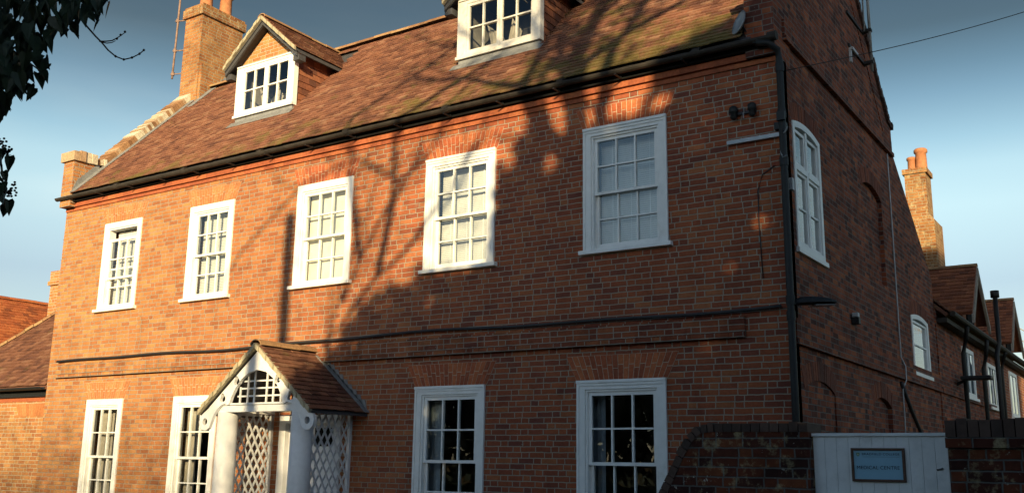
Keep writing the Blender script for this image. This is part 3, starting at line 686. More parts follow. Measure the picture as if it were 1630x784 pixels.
# --- porch
PC, PYF = 6.74, -1.06
po = MB()                                                    # bargeboard with an arched opening, trefoils and eyelets
def circ(cu, cz, r, n=14, a0=0): return [(cu + r * math.cos(a0 + 2 * math.pi * i / n), cz + r * math.sin(a0 + 2 * math.pi * i / n)) for i in range(n)]
right = [(0, 3.07), (.955, 2.285)]
right += [(1.0 + .125 * math.cos(t), 2.11 + .125 * math.sin(t)) for t in [1.2, .6, 0, -.6, -1.2, -1.8, -2.4, -3.0]]
right += [(.83, 2.20), (.76, 2.285), (.68, 2.34), (.60, 2.355), (.545, 2.335), (.52, 2.36), (.49, 2.44), (.42, 2.56), (.31, 2.68), (.17, 2.765), (0, 2.80)]
left = [(-u, z) for u, z in right[::-1][1:-1]]
outl = [(PC + u, z) for u, z in right + left]
hol = []
for sg in (1, -1):
    hol.append(circ(PC + sg * 1.0, 2.11, .05))
    for (cu, cz) in ((.40, 2.66), (.665, 2.43)):
        pts = []
        for i in range(24):
            t = 2 * math.pi * i / 24; r = .040 + .020 * abs(math.cos(1.5 * t + .5)); pts.append((PC + sg * cu + r * math.cos(t), cz + r * 1.15 * math.sin(t)))
        hol.append(pts)
po.prism([outl] + hol, PYF - .0, PYF + .05)
porch = po.build('porch', 'white_porch', house)
tb = MB(); tb.box((PC - .88, PYF + .06, 2.24), (PC + .88, PYF + .17, 2.335)); tb.box((PC - .80, PYF + .03, 2.335), (PC + .80, PYF + .17, 2.36))
for x in (PC - .82, PC + .74): tb.box((x, PYF + .17, 2.25), (x + .08, -.005, 2.335))
tb.box((PC + .98, PYF + .2, 2.225), (PC + 1.03, -.01, 2.275)); tb.box((PC - 1.03, PYF + .2, 2.225), (PC - .98, -.01, 2.275))
tb.build('tie_beam', 'white_porch', porch)
fg = MB()
for u in (-.40, -.25, -.12, .12, .25, .40):
    h_ = 2.80 - .46 * (abs(u) / .52) ** 2.2; fg.box((PC + u - .011, PYF + .075, 2.361), (PC + u + .011, PYF + .095, h_ + .04))
for z in (2.455, 2.56, 2.66): fg.box((PC - .52 + (z - 2.36) * .5, PYF + .097, z - .011), (PC + .52 - (z - 2.36) * .5, PYF + .112, z + .011))
fg.build('fretwork', 'white_porch', porch)
for x in (PC - .72, PC + .74):
    cl = MB(); cl.lathe((x, PYF + .17, 0), [(.19, 0.12), (.19, .30), (.155, .34), (.15, 1.3), (.142, 2.24)], 24); cl.build('column', 'white_porch', porch, smooth=True)
for x in (PC - .78, PC + .78):
    lt = MB()
    T = lambda u, w_, z, x=x: (x + w_, u, z)
    y0, y1, z0, z1 = PYF + .30, -.03, .3, 2.24
    step = .125; sl_ = 1.75                                  # slender diamonds
    for sgn, w0 in ((1, 0), (-1, .012)):
        k_ = -30
        while k_ < 60:
            c0 = k_ * step * sl_; k_ += 1
            # line z = c0 + sgn*sl*(y-y0)
            pts = []
            ya_, yb_ = y0, y1
            za, zb_ = c0 + sgn * sl_ * 0, c0 + sgn * sl_ * (y1 - y0)
            def at(y): return c0 + sgn * sl_ * (y - y0)
            lo_, hi_ = (y0, y1)
            yz0 = y0 + (z0 - c0) / (sgn * sl_); yz1 = y0 + (z1 - c0) / (sgn * sl_)
            lo_ = max(y0, min(yz0, yz1)); hi_ = min(y1, max(yz0, yz1))
            if hi_ - lo_ < .03: continue
            d = Vector((1, sgn * sl_)).normalized(); nn = Vector((-d.y, d.x)) * .014
            p, q = Vector((lo_, at(lo_))), Vector((hi_, at(hi_)))
            quad = [p + nn, q + nn, q - nn, p - nn]
            lt.hexa([(a_.x, w0, a_.y) for a_ in quad], [(a_.x, w0 + .010, a_.y) for a_ in quad], T)
    lt.box((y1 - .02, -.014, .1), (y1 + .028, .034, z1), T); lt.box((y0 - .03, -.012, .1), (y0 + .01, .032, z1), T)
    lt.build('lattice', 'white_porch', porch)
pt_ = MB(); pd = MB(); pw = 1.09; pz = 3.13; ppt = math.atan2(pz - 2.235, pw); yF = PYF - .06
tiles(pt_, (PC + pw, yF, 2.235), (0, 1, 0), (-math.cos(ppt), 0, math.sin(ppt)), -yF - .005, pw / math.cos(ppt), gauge=.10)
tiles(pt_, (PC - pw, -.005, 2.235), (0, -1, 0), (math.cos(ppt), 0, math.sin(ppt)), -yF - .005, pw / math.cos(ppt), gauge=.10)
pt_.build('porch_roof', 'tile_plain', porch, fixn=False)
for sg in (1, -1):
    top = [(PC, yF + .03, pz - .004), (PC + sg * pw, yF + .03, 2.231), (PC + sg * pw, -.006, 2.231), (PC, -.006, pz - .004)]
    pd.hexa(top, [(x, y, z - .03) for x, y, z in top])
pd.build('roof_boarding', 'tar', porch)
vg = MB()
for sg in (1, -1):
    n_ = 14
    for i in range(n_):
        p = (i / n_, (i + .92) / n_); e = .014 * (i % 2) + jit(.003)
        q = [(PC + sg * pw * (1 - p[0]), 2.235 + (pz - 2.235) * p[0] + .038), (PC + sg * pw * (1 - p[1]), 2.235 + (pz - 2.235) * p[1] + .036), (PC + sg * pw * (1 - p[1]), 2.235 + (pz - 2.235) * p[1] - .034), (PC + sg * pw * (1 - p[0]), 2.235 + (pz - 2.235) * p[0] - .034)]
        vg.hexa([(x_, yF - .014 - e, z_) for x_, z_ in q], [(x_, yF + .05, z_) for x_, z_ in q])
vg.build('verge', 'verge', porch)
rg = MB(); ridge_run(rg, (PC, yF - .01, pz + .045), (PC, -.02, pz + .045), .10, .34); rg.build('ridge_tiles', 'ridge', porch, fixn=False)
pf = MB()
Pn = Vector((math.sin(ppt), 0, math.cos(ppt))); Pd = Vector((math.cos(ppt), 0, -math.sin(ppt)))
A = Vector((PC + .10, -.098, pz - .10 * math.tan(ppt))) + Pn * .046; B = A + Pd * (1.0 / math.cos(ppt))
pf.hexa([tuple(A), tuple(B), tuple(B + Vector((0, .095, 0))), tuple(A + Vector((0, .095, 0)))], [tuple(A - Pn * .008), tuple(B - Pn * .008), tuple(B + Vector((0, .095, 0)) - Pn * .008), tuple(A + Vector((0, .095, 0)) - Pn * .008)])
zz = 2.30
while zz < 3.10:
    x = PC + (pz - zz) / math.tan(ppt); pf.prism([[(x + .07, zz), (x - .10, zz), (x - .10, zz + .14), (x + .02, zz + .14)]], .004, .012, T=FA); zz += .0725
pf.build('lead_flashing', 'lead', porch)
# front door behind the porch
df = MB(FA); df.box((6.14, .03, .1), (6.27, -.12, 2.24)); df.box((7.23, .03, .1), (7.36, -.12, 2.24)); df.box((6.27, .03, 2.12), (7.23, -.12, 2.24)); dfo = df.build('door_frame', 'white_porch', house)
dd = MB(FA); dd.box((6.27, -.06, .12), (7.23, -.10, 2.12))
for x in (6.33, 6.79):
    for (z0, z1) in ((.30, .85), (.95, 1.75)):
        dd.box((x, -.045, z0), (x + .38, -.06, z0 + .03)); dd.box((x, -.045, z1 - .03), (x + .38, -.06, z1)); dd.box((x, -.045, z0 + .03), (x + .03, -.06, z1 - .03)); dd.box((x + .35, -.045, z0 + .03), (x + .38, -.06, z1 - .03))
dr = dd.build('door', 'white_porch', dfo)
dg = MB(FA); dg.box((6.33, -.055, 1.80), (6.74, -.059, 2.06)); dg.box((6.79, -.055, 1.80), (7.17, -.059, 2.06)); dg.build('door_light', 'near_black', dfo)
cbx = MB(FA)
# ------------------------------------------------------------------ things fixed to the house
def cable(name, pts, r, label, cat, mat='rubber', T=ID, group=None):
    mb = MB(T); mb.tube(pts, r, 6); return tag(mb.build(name, mat, smooth=True), label, cat, group)
pts = []
for i in range(40):
    u = .32 + (13.72 - .32) * i / 39; z = 3.285 + .018 * math.sin(u * .9) + .010 * math.sin(u * 2.3) - (.03 if u < 6 else 0) * (6 - u) / 6 + .012
    pts.append((u, .052, z))
cable('wall_cable', pts, .020, 'thick black cable running along the front wall above the brick string course', 'cable', T=FA)
cable('thin_wire', [(13.52, .012, 3.62), (13.5, .012, 4.2), (13.50, .012, 4.62), (13.56, .012, 4.80), (13.70, .012, 4.88)], .006, 'thin dark wire curving down the brick near the right corner', 'wire', T=FA)
cable('white_pipe', [(5.13, .02, 6.42), (5.12, .02, 4.8), (5.10, .02, 3.24), (5.13, .07, 3.1), (5.12, .07, 2.9), (5.08, .02, 2.75), (5.0, .02, .4)], .010, 'thin pale pipe running down the side gable wall', 'pipe', 'plastic', GA)
cable('slanting_cable', [(5.0, .02, 2.85), (5.6, .02, 2.45), (6.6, .02, 1.9), (7.2, .02, 1.4)], .03, 'black cable slanting down the side wall below the brick band', 'cable', 'rubber', GA)
sgm = MB(FA); sgm.box((13.17, .055, 5.20), (13.84, .05, 5.245)); sgm.box((13.17, .05, 5.20), (13.84, .01, 5.206))
stay = tag(sgm.build('steel_bracket', 'galv'), 'flat galvanised steel strap fixed to the brick at the right corner', 'bracket')
hk = MB(FA); hk.tube([(13.80, .06, 5.21), (13.86, .09, 5.22), (13.90, .11, 5.27)], .010, 6); hk.tube([(13.80, .06, 5.19), (13.805, .08, 5.0), (13.83, .10, 4.93), (13.88, .10, 4.95)], .009, 6); hk.build('hook', 'galv', stay)
ins = MB(FA); ins.box((13.24, .03, 5.545), (13.52, 0, 5.575)); 
insu = tag(ins.build('insulator_bar', 'tar'), 'pair of dark cable insulators on a bar on the front wall', 'insulator')
for x in (13.27, 13.49):
    q = MB(); q.lathe((x, -.07, 5.52), [(.02, -.04), (.04, -.02), (.035, .03), (.052, .04), (.05, .10), (.03, .12)], 12); q.build('insulator', 'black', insu, smooth=True)
tw_ = MB(FA); tw_.tube([(13.38, .03, 5.56), (13.385, .05, 5.62)], .008, 6); tw_.tube([(13.37, .03, 5.56), (13.38, .05, 5.48)], .008, 6); tw_.build('peg', 'galv', insu)
# dish
sd = thing('satellite_dish', 'small grey oval dish fixed beside the right hand parapet above the gutter', 'dish', (13.42, -.12, 6.45))
mb = MB(); c = Vector((13.40, -.14, 6.62)); ax = Vector((-.55, -.75, .32)).normalized(); a_ = ax.cross(Vector((0, 0, 1))).normalized(); b_ = ax.cross(a_)
ring = []
for j, (rr, dd_) in enumerate(((0, -.035), (.06, -.030), (.11, -.012), (.14, .008))):
    for i in range(20): t = 2 * math.pi * i / 20; ring.append(tuple(c + ax * dd_ + a_ * math.cos(t) * rr * .8 + b_ * math.sin(t) * rr * 1.15))
fsx = []
for j in range(3):
    for i in range(20): fsx.append((j * 20 + i, j * 20 + (i + 1) % 20, (j + 1) * 20 + (i + 1) % 20, (j + 1) * 20 + i))
n0 = len(ring); ring2 = [tuple(Vector(p) - ax * .012) for p in ring]; fs2 = [tuple(i + n0 for i in reversed(f)) for f in fsx]
fs3 = [(60 + i, 60 + (i + 1) % 20, 140 + (i + 1) % 20, 140 + i) for i in range(20)]
mb.add(ring + ring2, fsx + fs2 + fs3); mb.build('reflector', 'galv', sd, smooth=True)
mb = MB(); mb.tube([tuple(c - ax * .04), (13.47, -.09, 6.50), (13.48, -.085, 6.42)], .012, 6); mb.build('mount_arm', 'black', sd)
# street light on the corner
lp = thing('wall_lamp', 'flat black outdoor light on a short arm at the house corner', 'lamp', (W, .2, 3.33))
mb = MB(GA); mb.tube([(-.02, .06, 3.32), (.10, .12, 3.35), (.30, .20, 3.40)], .03, 8); mb.build('lamp_arm', 'black', lp, smooth=True)
mb = MB(); 
rows = []
hd = Vector((.72, .69, .06)).normalized(); sd_ = hd.cross(Vector((0, 0, 1))).normalized(); up_ = sd_.cross(hd); B0 = Vector((W + .06, .02, 3.33))
for t, wd_, hh in ((0, .05, .035), (.07, .08, .06), (.16, .11, .068), (.29, .115, .058), (.39, .10, .04), (.47, .06, .018)):
    p = B0 + hd * t; rows.append([p - sd_ * wd_ - up_ * .01, p - sd_ * wd_ * .8 + up_ * hh * .8, p + up_ * hh, p + sd_ * wd_ * .8 + up_ * hh * .8, p + sd_ * wd_ - up_ * .01, p - up_ * .03])
vs = [tuple(v) for r_ in rows for v in r_]; fsx = [tuple(range(6)), tuple(reversed(range(30, 36)))]
for i in range(5):
    for j in range(6): fsx.append((i * 6 + j, i * 6 + (j + 1) % 6, (i + 1) * 6 + (j + 1) % 6, (i + 1) * 6 + j))
mb.add(vs, fsx); mb.build('lamp_head', 'black', lp, smooth=False, bevel=.008)
mb = MB(); q = [B0 + hd * .2 - sd_ * .09 - up_ * .034, B0 + hd * .44 - sd_ * .07 - up_ * .032, B0 + hd * .44 + sd_ * .07 - up_ * .032, B0 + hd * .2 + sd_ * .09 - up_ * .034]
mb.hexa([tuple(p) for p in q], [tuple(p - up_ * .006) for p in q]); mb.build('lens', 'pane_dark', lp)
al = thing('sensor', 'small dark sensor with a pale cap on the side wall', 'sensor', (W, 2.55, 3.5))
mb = MB(GA); mb.box((2.50, .10, 3.41), (2.60, 0, 3.50)); mb.build('housing', 'black', al, bevel=.01); mb = MB(GA); mb.box((2.51, .09, 3.503), (2.59, .01, 3.56)); mb.build('cap', 'plastic', al, bevel=.01)
bx = MB(GA); bx.box((.20, .05, 4.64), (.27, 0, 4.78)); tag(bx.build('junction_box', 'plastic', bevel=.006), 'small pale junction box beside the gable window', 'box')
# masts
am = thing('aerial_mast', 'rusty slanting pipe bracketed to the left hand chimney', 'mast', (-.10, 2.10, 9.75))
mb = MB(); pts = [(-.235, 2.2, 9.63), (-.22, 2.2, 10.3), (-.21, 2.2, 10.9), (-.20, 2.2, 11.6), (-.19, 2.2, 12.6)]; mb.tube(pts, .022, 8); mb.build('pole', 'rust', am, smooth=True)
for z in (9.74, 10.28, 10.98):
    mb = MB(); mb.tube([(-.27, 2.18, z), (-.10, 2.24, z - .01), (-.0, 2.30, z + .01)], .014, 6); mb.tube([(-.222, 2.2, z - .04), (-.222, 2.2, z + .04)], .036, 8); mb.build('bracket', 'rust', am)
a2 = thing('aerial_mast', 'grey twin pole aerial mast bracketed to the right hand gable', 'mast', (W + .10, 4.0, 7.4))
mb = MB(); mb.tube([(W + .13, 4.02, 7.38), (W + .13, 4.02, 9.6), (W + .13, 4.02, 11)], .022, 8); mb.tube([(W + .10, 3.82, 7.95), (W + .10, 3.85, 9.2), (W + .10, 3.85, 11)], .012, 6); mb.build('pole', 'galv', a2, smooth=True)
for z in (7.52, 8.03):
    mb = MB(); mb.box((W - .0, 3.20, z - .02), (W + .03, 4.1, z + .02)); mb.box((W + .03, 3.98, z - .02), (W + .16, 4.06, z + .02)); mb.build('bracket', 'black', a2)
mb = MB(); mb.box((W + .0, 3.25, 7.28), (W + .03, 3.30, 7.5)); mb.box((W + .03, 3.25, 7.46), (W + .06, 3.55, 7.5)); mb.build('stay', 'plastic', a2)
cable('overhead_wire', [tuple(Vector((13.79, .30, 6.10)).lerp(Vector((17.4, 3.38, 7.72)), t) + Vector((0, 0, -.10 * math.sin(math.pi * t)))) for t in [i / 20 for i in range(21)]], .005, 'thin overhead wire sagging from the gable towards the right', 'wire')
cable('loose_cable', [(9.95, .76, 8.75), (9.82, .72, 8.42), (9.86, .73, 8.24), (9.93, .74, 8.19), (9.98, .74, 8.28), (10.06, .75, 8.48)], .008, 'loop of loose black cable hanging over the right dormer window', 'cable')
cable('telephone_wire', [(9.82, .75, 8.40), (9.84, .74, 8.22), (9.90, .74, 8.15)], .011, 'short frayed cable end beside the right dormer casement', 'cable')

# ================================================================== REAR WING
rear = thing('rear_wing', 'lower red brick wing behind the side gable with two gabled dormers', 'building', (12, 13, 0))
XW = 13.80
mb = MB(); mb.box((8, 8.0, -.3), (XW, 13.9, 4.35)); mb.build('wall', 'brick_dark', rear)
mb = MB(); mb.box((8, 13.9, -.3), (XW + .0, 24, 4.35)); mb.build('end_wall', 'brick', rear)
mb = MB(); pr4 = math.radians(42)
tiles(mb, (XW + .22, 8.02, 4.28), (0, 1, 0), (-math.cos(pr4), 0, math.sin(pr4)), 16, 3.2, gauge=.11, tw=.17); slab(mb, (XW + .2, 8.02, 4.27), (0, 1, 0), (-math.cos(pr4), 0, math.sin(pr4)), 16, 3.2, .06); mb.build('roof', 'tile_plain', rear, fixn=False)
mb = MB(); mb.tube([(XW + .27, 8.05, 4.27), (XW + .27, 16, 4.26), (XW + .27, 24, 4.25)], .05, 8); mb.box((XW + .02, 8.02, 4.12), (XW + .18, 24, 4.20)); mb.build('gutter', 'gutter', rear)
mb = MB(); mb.box((XW - .02, 8.0, 2.90), (XW + .04, 14, 3.0)); mb.build('string_course', 'brick_dark', rear)
def rear_dormer(yc, hw, zap, xf):
    core = MB(); core.prism([[(yc - hw, 4.1), (yc + hw, 4.1), (yc + hw, 4.85), (yc, zap - .1), (yc - hw, 4.85)]], xf - .12, xf - .02, T=lambda u, w_, z: (w_, u, z)); o = core.build('dormer', 'tile_hung', rear)
    t = MB(); p = math.atan2(zap - 4.75, hw + .1); L = (hw + .22) / math.cos(p); ze_ = zap - (hw + .22) * math.tan(p); oh = .2; dl = 2.2
    tiles(t, (xf + oh - dl, yc - hw - .22, ze_), (1, 0, 0), (0, math.cos(p), math.sin(p)), dl, L, gauge=.11); slab(t, (xf + oh - dl, yc - hw - .22, ze_), (1, 0, 0), (0, math.cos(p), math.sin(p)), dl, L, .04)
    tiles(t, (xf + oh, yc + hw + .22, ze_), (-1, 0, 0), (0, -math.cos(p), math.sin(p)), dl, L, gauge=.11); slab(t, (xf + oh, yc + hw + .22, ze_), (-1, 0, 0), (0, -math.cos(p), math.sin(p)), dl, L, .04)
    t.build('dormer_roof', 'tile_hung', o, fixn=False)
    r_ = MB(); ridge_run(r_, (xf + oh - dl, yc, zap + .04), (xf + oh + .02, yc, zap + .04), .08, .36); r_.build('ridge_tiles', 'ridge', o, fixn=False)
    b = MB()
    for sg in (1, -1):
        q = [(yc, zap - .03), (yc + sg * (hw + .22), ze_ - .03), (yc + sg * (hw + .22), ze_ - .2), (yc, zap - .2)]
        b.hexa([(xf + oh - .02, p_[0], p_[1]) for p_ in q], [(xf + oh + .03, p_[0], p_[1]) for p_ in q])
    b.build('barge_board', 'render', o)
    w_ = MB(); w_.box((xf - .04, yc - .38, 4.35), (xf + .01, yc + .38, 4.9)); w_.build('dormer_window', 'near_black', o)
rear_dormer(11.55, .78, 5.72, XW + .02)
rear_dormer(17.0, .82, 5.80, XW + .02)
def rear_window(y0, y1, z0, z1):
    mb = MB(lambda u, w_, z: (XW + w_, u, z)); mb.box((y0, .03, z0), (y0 + .08, -.02, z1)); mb.box((y1 - .08, .03, z0), (y1, -.02, z1)); mb.box((y0 + .08, .03, z1 - .08), (y1 - .08, -.02, z1)); mb.box((y0 + .08, .03, z0), (y1 - .08, -.02, z0 + .08)); mb.box(((y0 + y1) / 2 - .03, .025, z0 + .08), ((y0 + y1) / 2 + .03, -.02, z1 - .08)); mb.box((y0 - .06, .07, z0 - .06), (y1 + .06, -.02, z0 - .003))
    o = mb.build('window', 'white', rear); g_ = MB(lambda u, w_, z: (XW + w_, u, z)); g_.add([(y0 + .08, .012, z0 + .08), (y1 - .08, .012, z0 + .08), (y1 - .08, .012, z1 - .08), (y0 + .08, .012, z1 - .08)], [(0, 1, 2, 3)]); g_.build('glass', 'glass', o)
    k_ = MB(lambda u, w_, z: (XW + w_, u, z)); k_.box((y0 + .08, .004, z0 + .08), (y1 - .08, .002, z1 - .08)); k_.build('curtain', 'curtain', o)
rear_window(10.3, 11.5, 3.0, 3.95); rear_window(13.2, 14.4, 2.95, 3.9); rear_window(16.6, 17.9, 2.9, 4.0)
for (y, ztop, big) in ((9.75, 4.0, 0), (12.0, 3.9, 0), (14.6, 4.1, 0)):
    mb = MB(); mb.tube([(XW + .27, y - .3, 4.2), (XW + .2, y - .1, ztop), (XW + .12, y, ztop - .25), (XW + .12, y, .1)], .042, 8); mb.build('downpipe', 'black', rear, smooth=True)
mb = MB(); mb.tube([(XW + .30, 12.7, 1.0), (XW + .30, 12.7, 4.0), (XW + .34, 12.9, 4.3), (XW + .34, 12.9, 5.25)], .05, 10); mb.tube([(XW + .34, 12.9, 5.25), (XW + .34, 12.9, 5.40)], .09, 10); mb.build('flue', 'black', rear, smooth=True)
rl = thing('wall_lamp', 'flat dark light on an arm low on the rear wing', 'lamp', (XW, 9.4, 3.2))
mb = MB(); mb.box((XW + .10, 9.3, 3.22), (XW + .62, 9.62, 3.29)); mb.build('lamp_head', 'black', rl, bevel=.02); mb = MB(); mb.tube([(XW, 9.5, 3.15), (XW + .15, 9.48, 3.22)], .03, 8); mb.build('lamp_arm', 'black', rl)
ch = MB(); cxx, cyy = 12.98, 12.3
ch.box((cxx - .45, cyy - .35, 4.4), (cxx + .23, cyy + .55, 6.92)); ch.hexa([(cxx - .45, cyy - .35, 6.92), (cxx + .23, cyy - .35, 6.92), (cxx + .23, cyy + .55, 6.92), (cxx - .45, cyy + .55, 6.92)], [(cxx - .34, cyy - .30, 7.06), (cxx + .12, cyy - .30, 7.06), (cxx + .12, cyy + .30, 7.06), (cxx - .34, cyy + .30, 7.06)])
ch.box((cxx - .33, cyy - .29, 7.06), (cxx + .11, cyy + .29, 8.0))
rc = ch.build('chimney', 'brick_lichen', rear)
mb = MB(); mb.box((cxx - .37, cyy - .33, 8.003), (cxx + .15, cyy + .33, 8.12)); mb.build('chimney_cap', 'brick_lichen', rc)
for (dx, dy, h_, r_) in ((-.22, .05, .36, .10), (-.01, .02, .52, .135)):
    mb = MB(); pot(mb, (cxx + dx, cyy + dy, 8.12), h_, r_); mb.build('chimney_pot', 'terracotta', rc, smooth=True)

# ================================================================== LEFT OUTBUILDINGS
ob = thing('brick_outbuilding', 'low orange brick range with a hipped tiled roof against the left of the house', 'building', (-2.5, 1, 0))
mb = MB(); mb.box((-4.05, .14, -.3), (-.004, 4.5, 2.86)); mb.build('wall', 'brick_buff', ob)
mb = MB(); p = math.radians(46); y0e = -.02; z0e = 2.86; XH = -4.3
tiles(mb, (XH, y0e, z0e), (1, 0, 0), (0, math.cos(p), math.sin(p)), -XH - .01, 2.6 / math.cos(p), ok=lambda u, v: u > v * math.cos(p) - .03)
slab_pts = [(XH, y0e, z0e - .01), (-.005, y0e, z0e - .01), (-.005, y0e + 2.6, z0e - .01 + 2.6 * math.tan(p)), (XH + 2.6, y0e + 2.6, z0e - .01 + 2.6 * math.tan(p))]
mb.hexa(slab_pts, [(x, y, z - .05) for x, y, z in slab_pts])
s2_ = [(XH, y0e, z0e - .01), (XH + 2.6, y0e + 2.6, z0e - .01 + 2.6 * math.tan(p)), (XH + 2.6, 4.5, z0e - .01 + 2.6 * math.tan(p)), (XH, 4.5, z0e - .01)]
mb.hexa(s2_, [(x, y, z - .05) for x, y, z in s2_])
orf = mb.build('roof', 'tile_plain', ob, fixn=False)
mb = MB(); ridge_run(mb, (XH, y0e, z0e + .06), (XH + 2.6, y0e + 2.6, z0e + .06 + 2.6 * math.tan(p)), .085, .19); mb.build('hip_tiles', 'ridge', orf, fixn=False)
mb = MB(); 
n_ = len(prof); vs = [(XH, y0e - .05 + q[0], 2.84 + q[1]) for q in prof] + [(-.02, y0e - .05 + q[0], 2.84 + q[1]) for q in prof]
mb.add(vs, [(i, (i + 1) % n_, (i + 1) % n_ + n_, i + n_) for i in range(n_)] + [tuple(range(n_)), tuple(reversed(range(n_, 2 * n_)))]); mb.box((XH + .1, .07, 2.68), (-.02, .12, 2.80)); mb.build('gutter', 'black', ob)
mb = MB(FA)
for i in range(14):
    a0, a1 = -1.05 + (i) * .068, -1.05 + (i + 1) * .068; s_ = lambda x: -.57 + (x + .57) * 1.28
    q = [(a0 + .003, 2.33), (a1 - .003, 2.33), (s_(a1) - .003, 2.56), (s_(a0) + .003, 2.56)]; mb.hexa([(x, -.133 + jit(.001), z) for x, z in q], [(x, -.16, z) for x, z in q])
    q = None
mb.build('brick_arch', 'gauged_buff', ob)
mb = MB(FA); mb.box((-4.05, -.128, 2.60), (-.01, -.16, 2.665)); mb.build('string_course', 'cornice', ob)
mb = MB(); mb.prism([[(.0, 4.08), (.35, 4.42), (.35, 4.60), (.0, 4.25)]], -.03, -.002, T=lambda u, w_, z: (w_, u + 1.2, z)); mb.build('lead_flashing', 'lead', ob)
ow = thing('red_roofed_wing', 'farther range with a bright orange tiled roof at the left edge', 'building', (-6, 4, 0))
mb = MB(); mb.box((-8.3, .6, -.3), (-3.9, 8.5, 3.0)); mb.build('wall', 'brick_buff', ow)
mb = MB(); p2 = math.radians(44)
xs = -3.4; zs_ = 5.22 - (5.7 + xs) * math.tan(p2); L = (5.7 + xs) / math.cos(p2)
tiles(mb, (xs, .4, zs_), (0, 1, 0), (-math.cos(p2), 0, math.sin(p2)), 8.3, L); slab(mb, (xs, .4, zs_), (0, 1, 0), (-math.cos(p2), 0, math.sin(p2)), 8.3, L, .05); slab(mb, (-8.0, 8.7, zs_), (0, -1, 0), (math.cos(p2), 0, math.sin(p2)), 8.3, L, .05)
orr = mb.build('roof', 'tile_red', ow, fixn=False); mb = MB(); ridge_run(mb, (-5.7, .4, 5.27), (-5.7, 8.7, 5.27), .085, .36); mb.build('ridge_tiles', 'tile_red', orr, fixn=False)
mb = MB(); mb.box((-3.95, 2.2, 3.0), (-3.45, 2.7, 5.40)); mb.box((-4.0, 2.15, 5.403), (-3.40, 2.75, 5.50)); mb.box((-3.97, 2.18, 5.503), (-3.43, 2.72, 5.73)); mb.build('chimney', 'brick_buff', ow)
for z, l_ in ((5.62, .1), (5.35, .12)):
    pass
pk = MB(); pk.tube([(-.10, .05, 5.62), (.0, .06, 5.58)], .006, 5); pk.tube([(-.10, .05, 5.22), (.0, .06, 5.19)], .006, 5); tag(pk.build('wall_spikes', 'tar'), 'two thin iron pegs sticking out of the left wall edge', 'pegs')

# ================================================================== GARDEN WALLS, GATE, SIGN
YG = -2.70
def ramp_wall():
    t = thing('garden_wall', 'dark brick garden wall that ramps up steeply to the left gatepost', 'wall', (13, YG, 0))
    top = [(6.0, 1.05), (13.30, 1.05), (13.46, 1.16), (13.55, 1.33), (13.64, 1.50), (13.72, 1.66), (13.80, 1.79), (13.89, 1.865), (14.0, 1.875), (14.765, 1.870)]
    mb = MB(); mb.prism([[(6.0, -.3), (14.765, -.3)] + top[::-1]], YG, YG + .33, T=lambda u, w_, z: (u, w_, z)); mb.build('wall', 'brick_garden', t)
    c = MB(); brick_row(c, top, (YG - .010, YG + .340), .070, .073, None, .007); c.build('coping', 'coping_garden', t)
    return t
gwl = ramp_wall()
gwr = thing('garden_wall', 'dark brick garden wall with a straight top to the right of the gate', 'wall', (18, YG, 0))
mb = MB(); mb.box((15.755, YG, -.3), (24, YG + .34, 1.75)); mb.box((15.745, YG - .03, 1.753), (24, YG + .37, 1.825)); mb.build('wall', 'brick_garden', gwr)
mb = MB(); brick_row(mb, [(15.745, 1.828), (24, 1.828)], (YG - .02, YG + .36), .125, .076, None, .008); mb.build('coping', 'coping_garden', gwr)
gate = thing('gate', 'tall pale grey boarded timber gate set between the brick garden walls', 'gate', (15.25, YG + .08, 0))
mb = MB(); x = 14.775; yg = YG + .07
while x < 15.735:
    b = min(x + .088, 15.742); mb.box((x + .0009, yg + jit(.001), .06), (b - .0009, yg + .03, 1.835)); x += .088
mb.box((14.775, yg + .031, .3), (15.742, yg + .07, .42)); mb.box((14.775, yg + .031, 1.5), (15.742, yg + .07, 1.62))
mb.box((14.775, yg + .008, .06), (15.742, yg + .0305, 1.83)); mb.build('boards', 'gate', gate, bevel=.002)
mb = MB(); mb.box((14.768, yg - .018, 1.837), (15.748, yg + .06, 1.862)); mb.build('top_rail', 'gate', gate, bevel=.004)
mb = MB(); mb.tube([(15.66, yg - .004, 1.60), (15.685, yg - .012, 1.605), (15.70, yg - .004, 1.612)], .006, 6); mb.build('latch', 'tar', gate)
sb = thing('sign_board', 'blue framed sign reading medical centre fixed to the gate', 'sign', (15.25, yg, 1.63))
sx0, sx1, sz0, sz1 = 15.062, 15.446, 1.508, 1.752; ys = yg - .002
mb = MB(); fwd = .018; mb.box((sx0, ys - .022, sz0), (sx0 + fwd, ys, sz1)); mb.box((sx1 - fwd, ys - .022, sz0), (sx1, ys, sz1)); mb.box((sx0 + fwd, ys - .022, sz0), (sx1 - fwd, ys, sz0 + fwd)); mb.box((sx0 + fwd, ys - .022, sz1 - fwd), (sx1 - fwd, ys, sz1)); mb.build('frame', 'wood', sb, bevel=.002)
mb = MB(); mb.box((sx0 + fwd, ys - .010, sz0 + fwd), (sx1 - fwd, ys - .001, sz1 - fwd)); mb.build('panel', 'sign', sb)
